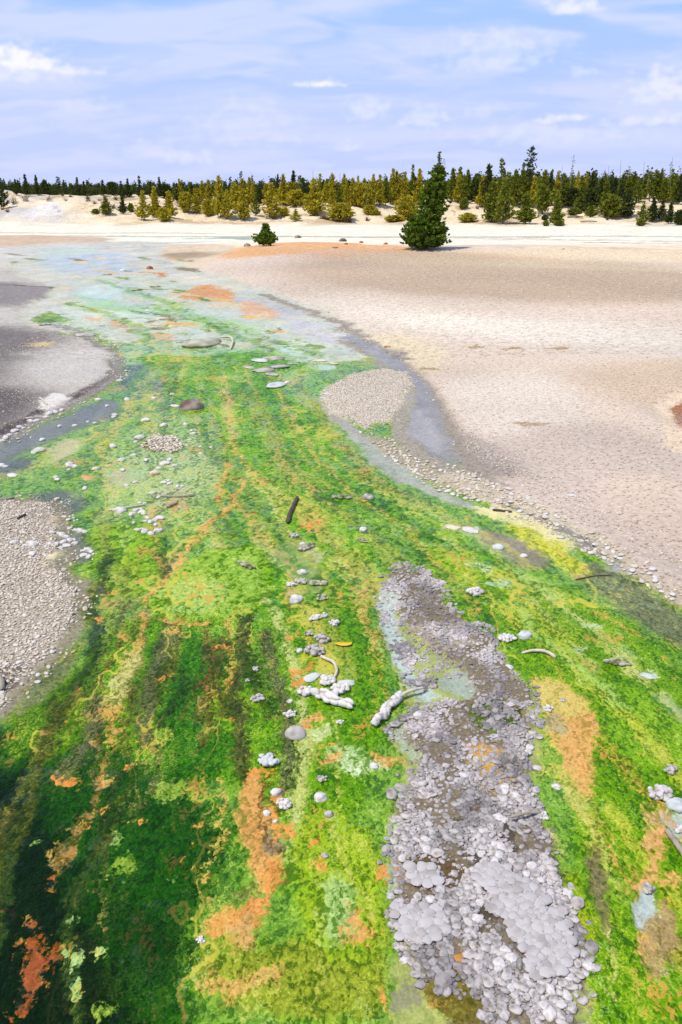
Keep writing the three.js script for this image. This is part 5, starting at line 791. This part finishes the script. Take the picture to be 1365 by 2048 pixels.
function instances(list, geos, mat, name, label, category, color, flat = 0.75, sink = 0.15) {
  const n = list.length, parts = new THREE.InstancedMesh(geos, mat, n), r = rng(name.length * 31);
  list.forEach(([x, D, R], i) => { spot.position.set(x, groundY(x, D) + R * sink, -D); spot.rotation.set((r() - 0.5) * 0.9, r() * 6.3, (r() - 0.5) * 0.9); spot.scale.set(R * (0.85 + 0.35 * r()), R * flat * (0.8 + 0.4 * r()), R * (0.8 + 0.3 * r())); spot.updateMatrix(); parts.setMatrixAt(i, spot.matrix); parts.setColorAt(i, color(r, x, D)); });
  return stuff(parts, name, label, category);
}
{
  const bar = [795, 1128, 850, 1138, 882, 1172, 912, 1232, 985, 1265, 1010, 1340, 1070, 1375, 1078, 1440, 1052, 1500, 1068, 1580, 1088, 1650, 1104, 1730, 1140, 1800, 1174, 1900, 1180, 1960, 1150, 2048, 1150, 2140, 980, 2140, 960, 2010, 900, 1985, 840, 1975, 800, 1900, 782, 1850, 805, 1770, 765, 1690, 805, 1620, 800, 1590, 835, 1520, 850, 1500, 770, 1460, 850, 1400, 900, 1405, 980, 1400, 900, 1340, 830, 1380, 800, 1310, 770, 1240, 752, 1190, 775, 1160];
  const sparse = poly([860, 1150, 900, 1200, 900, 1290, 990, 1340, 960, 1395, 870, 1345, 850, 1260, 830, 1190]), pool = poly([860, 1345, 930, 1330, 990, 1372, 985, 1395, 890, 1385]), gapA = poly([815, 1715, 860, 1705, 930, 1740, 920, 1780, 850, 1780]), gapB = poly([850, 1965, 930, 1960, 970, 2010, 960, 2060, 880, 2060, 840, 2000]), ochre = poly([930, 1490, 1040, 1500, 1050, 1600, 960, 1590]), crustA = poly([950, 1745, 1010, 1735, 1060, 1770, 1110, 1830, 1150, 1900, 1120, 1950, 1060, 1960, 1030, 1880, 980, 1800]), crustB = poly([790, 1820, 860, 1815, 890, 1850, 870, 1890, 800, 1880]), crustC = poly([815, 1745, 870, 1740, 880, 1775, 820, 1785]);
  const keep = (x, D) => inside(pool, x, D) ? 0.01 : noise(x * 5.2 + 3, D * 4.4) + 0.6 * noise(x * 13, D * 12) < (D > 3.4 ? 0.10 : -0.28) ? 0.03 : inside(sparse, x, D) ? 0.12 : inside(gapA, x, D) || inside(gapB, x, D) ? 0.10 : inside(ochre, x, D) ? 0.35 : 1;
  const rim = [], rr = rng(71), gb = poly(bar);
  for (let i = 0; i < gb.length; i++) { const a = gb[i], b = gb[(i + 1) % gb.length], L = Math.hypot(b[0] - a[0], b[1] - a[1]); if (Math.max(a[1], b[1]) < 1.5) continue; for (let q = 0; q < L; q += 0.022 + rr() * 0.05) { const f = q / L, R = 0.012 + 0.020 * rr() * rr() + (rr() > 0.9 ? 0.008 : 0), x = lerp(a[0], b[0], f) + (rr() - 0.5) * 0.10, D = lerp(a[1], b[1], f) + (rr() - 0.5) * 0.10; if (rim.every((w) => Math.hypot(w[0] - x, w[1] - D) > (w[2] + R) * 0.8)) rim.push([x, D, R]); } }
  let all = fill(bar, 0.0045, 0.022, 0.66, 220000, 12, keep, rim).filter(([x, D, R]) => !(inside(crustA, x, D) || inside(crustB, x, D) || inside(crustC, x, D)) || (R < 0.008 && noise(x * 40, D * 40) > 0.1));
  const white = (x, D) => inside(crustA, x, D) || inside(crustB, x, D) || inside(crustC, x, D);
  // crusts: knobs grown together into broad cracked plates
  [[crustA, 'largest pale cracked sinter crust on the lower part of the nodule bar', 1], [crustB, 'pale sinter crust at the left side of the nodule bar', 2], [crustC, 'small pale sinter crust above the one at the left side', 3]].forEach(([g, label, seed]) => {
    const knobsHere = fillGround(g, 0.005, 0.024, 0.70, 60000, 40 + seed), cx = g.reduce((q, v) => q + v[0], 0) / g.length, cd = g.reduce((q, v) => q + v[1], 0) / g.length, cy = groundY(cx, cd), r = rng(90 + seed), parts = [];
    knobsHere.forEach(([x, D, R], i) => { const k = lump(i * 3.7 + seed, R > 0.011 ? 2 : 1, 0.42, 1.7, [R * 1.15, R * 0.12 + 0.005, R * 1.05]); k.rotateY(r() * 6.3); k.translate(x - cx, 0.008 + 0.006 * noise(x * 6, D * 6) + 0.005 * r(), -(D - cd)); parts.push(mottled(k, LAY.crust, i * 1.73 + seed, 9)); });
    const m = new THREE.Mesh(mergeGeometries(parts), STONE); m.position.set(cx, cy, -cd); tag(m, 'sinter_crust', label, 'crust');
  });
  all.sort((a, b) => b[2] / (b[1] + 1.5) - a[2] / (a[1] + 1.5));
  const big = all.slice(0, 300), rest = all.slice(300), r = rng(404);
  big.forEach(([x, D, R], i) => {
    const m = new THREE.Mesh(NODS[i % 8], TONES[clamp(Math.floor(1.6 + 3.2 * noise(x * 4.2 + 2, D * 3.6) + r() * 1.2), 0, 2)]), w = white(x, D); m.position.set(x, groundY(x, D) + R * (w ? 0.18 : 0.15), -D); m.rotation.set((r() - 0.5) * 0.3, r() * 6.3, (r() - 0.5) * 0.3); m.scale.set(R * (0.95 + 0.3 * r()), R * (w ? 0.5 : 0.68), R * (0.85 + 0.3 * r()));
    tag(m, 'nodule', 'pale knobbly sinter nodule packed among others on the long grey nodule bar', 'nodule', 'nodules on the long bar');
  });
  instances(rest, mottled(lump(3.3, 1, 0.36, 1.6, [1, 0.85, 0.9]), LAY.lilac, 3, 1.5), STONE, 'small_nodules', 'many small grey sinter nodules packed on the long bar', 'nodules', (q, x, D) => { const k = clamp(0.70 + 0.5 * noise(x * 4.2 + 2, D * 3.6) + (q() - 0.5) * 0.34, 0.32, 1.12); return tone.setRGB(k, k * 0.98, k * 1.02); }, 0.6, 0.05);
}
{
  const peb = [], left = [-500, 1060, -60, 1012, 50, 1004, 110, 1012, 92, 1050, 128, 1095, 80, 1120, 128, 1150, 153, 1190, 150, 1240, 100, 1310, 40, 1370, 0, 1420, -200, 1500], isle = [640, 796, 656, 772, 690, 762, 700, 748, 742, 746, 765, 736, 800, 748, 818, 742, 826, 768, 806, 786, 808, 812, 790, 826, 786, 846, 752, 846, 738, 862, 706, 846, 690, 836, 664, 826], strip = [715, 865, 760, 868, 850, 925, 940, 945, 1020, 980, 1110, 1032, 1230, 1092, 1365, 1188, 1560, 1320, 1365, 1214, 1190, 1113, 1060, 1048, 960, 1005, 880, 985, 800, 930], patch = [285, 890, 310, 868, 350, 875, 375, 892, 350, 905, 310, 905];
  fill(left, 0.005, 0.018, 0.74, 90000, 3, (x, D) => 0.75 + 0.6 * noise(x * 4, D * 4), peb);
  fill(isle, 0.007, 0.016, 0.85, 45000, 4, () => 0.8, peb); fill(strip, 0.008, 0.034, 0.92, 24000, 5, (x, D) => 0.5 + 0.8 * noise(x * 3.5, D * 3.5), peb); fill(patch, 0.012, 0.026, 0.85, 3000, 6, () => 1, peb);
  // the shore of the right bank: loose gravel thinning out away from the water
  const shore = [905, 850, 945, 915, 1010, 950, 1110, 1005, 1230, 1065, 1365, 1150, 1365, 1110, 1230, 1030, 1100, 965, 1000, 920, 940, 870];
  fill(shore, 0.007, 0.016, 1.0, 9000, 8, () => 0.6, peb);
  const shoreL = [-200, 935, 0, 888, 60, 852, 185, 792, 240, 748, 230, 706, 175, 672, 200, 668, 250, 700, 262, 748, 200, 800, 70, 866, 0, 905, -200, 955], shoreR = [520, 584, 640, 624, 740, 672, 822, 738, 872, 790, 890, 850, 930, 925, 918, 932, 872, 855, 852, 800, 800, 752, 730, 690, 640, 640, 520, 596];
  fill(shoreL, 0.010, 0.03, 1.05, 5000, 21, (x, D) => 0.3 + 0.9 * noise(x * 2.2, D * 2.2), peb); fill(shoreR, 0.009, 0.03, 1.05, 6000, 22, (x, D) => 0.3 + 0.9 * noise(x * 2.2, D * 2.2), peb);
  fill([-100, 990, 70, 985, 160, 1005, 140, 1060, 190, 1090, 190, 1130, 140, 1140, 185, 1200, 180, 1250, 140, 1310, 60, 1390, 0, 1450, -100, 1480, -60, 1440, 60, 1340, 110, 1290, 140, 1200, 100, 1120, 100, 1020], 0.006, 0.022, 1.0, 9000, 23, (x, D) => 0.25 + 0.9 * noise(x * 5, D * 5), peb);
  peb.sort((a, b) => b[2] / (b[1] + 1.5) - a[2] / (a[1] + 1.5));
  const big = peb.slice(0, 300), rest = peb.slice(300), r = rng(808), GR = [1, 2, 3, 4, 5].map((s) => mottled(lump(s * 2.9, 1, 0.26, 1.2, [1, 0.6, 0.85]), s % 2 ? LAY.pebble : LAY.white, s, 1.2));
  big.forEach(([x, D, R], i) => { const m = new THREE.Mesh(GR[i % 5], STONE); m.position.set(x, groundY(x, D) + R * 0.2, -D); m.rotation.set((r() - 0.5) * 0.4, r() * 6.3, (r() - 0.5) * 0.4); m.scale.set(R * (0.9 + 0.4 * r()), R * 0.85, R * (0.8 + 0.3 * r())); const [u, v] = pxOf(x, D), [say, grp] = u < 300 && v > 960 ? ['pale pebble among many on the gravel bank at the left edge', 'pebbles of the left gravel bank'] : u < 300 ? ['pebble along the water line of the dark left bank', 'pebbles of the left shore'] : u < 480 && v > 840 ? ['pebble of the small gravel patch in midstream', 'pebbles of the midstream patch'] : u < 860 && v < 862 && u > 630 && v > 730 ? ['pebble of the pale gravel island beside the side channel', 'pebbles of the island'] : ['pale flat pebble in the stony strip between green stream and right bank', 'pebbles of the stony strip']; tag(m, 'pebble', say, 'pebble', grp); });
  instances(rest, GR[0], STONE, 'gravel', 'pale loose gravel on the banks and bars', 'gravel', (q) => { const k = 0.78 + 0.4 * q(); return tone.setRGB(k, k * 0.985, k * 0.98); }, 0.8, 0.2);
}
{
  // grit of the dry banks: loose grains that catch the light
  const r = rng(31), list = [], g1 = poly([905, 850, 1000, 950, 1365, 1195, 1800, 1500, 2200, 1300, 1900, 560, 1365, 520, 900, 505, 560, 530, 520, 580, 640, 620, 740, 668, 825, 742, 880, 800]), g2 = poly([0, 885, 60, 848, 180, 788, 236, 742, 225, 706, 120, 660, 60, 645, -400, 640, -400, 960]);
  for (let i = 0; i < 90000; i++) { const D = 4.5 * Math.pow(9, r()), x = -6 + r() * (8 + D * 0.75); if (inside(g1, x, D) || inside(g2, x, D)) list.push([x, D, (0.003 + 0.003 * r() + (r() > 0.985 ? 0.008 : 0)) * Math.pow(D / 4.5, 0.55)]); }
  instances(list, mottled(lump(5.5, 0, 0.25, 1.2, [1, 0.65, 0.85]), LAY.tan, 2, 1), STONE, 'grit', 'fine loose grit of the dry banks', 'grit', (q) => { const k = 0.8 + 0.4 * q(); return tone.setRGB(k, k * 0.96, k * 0.94); }, 0.8, 0.1);
}
renderer.render(scene, camera);
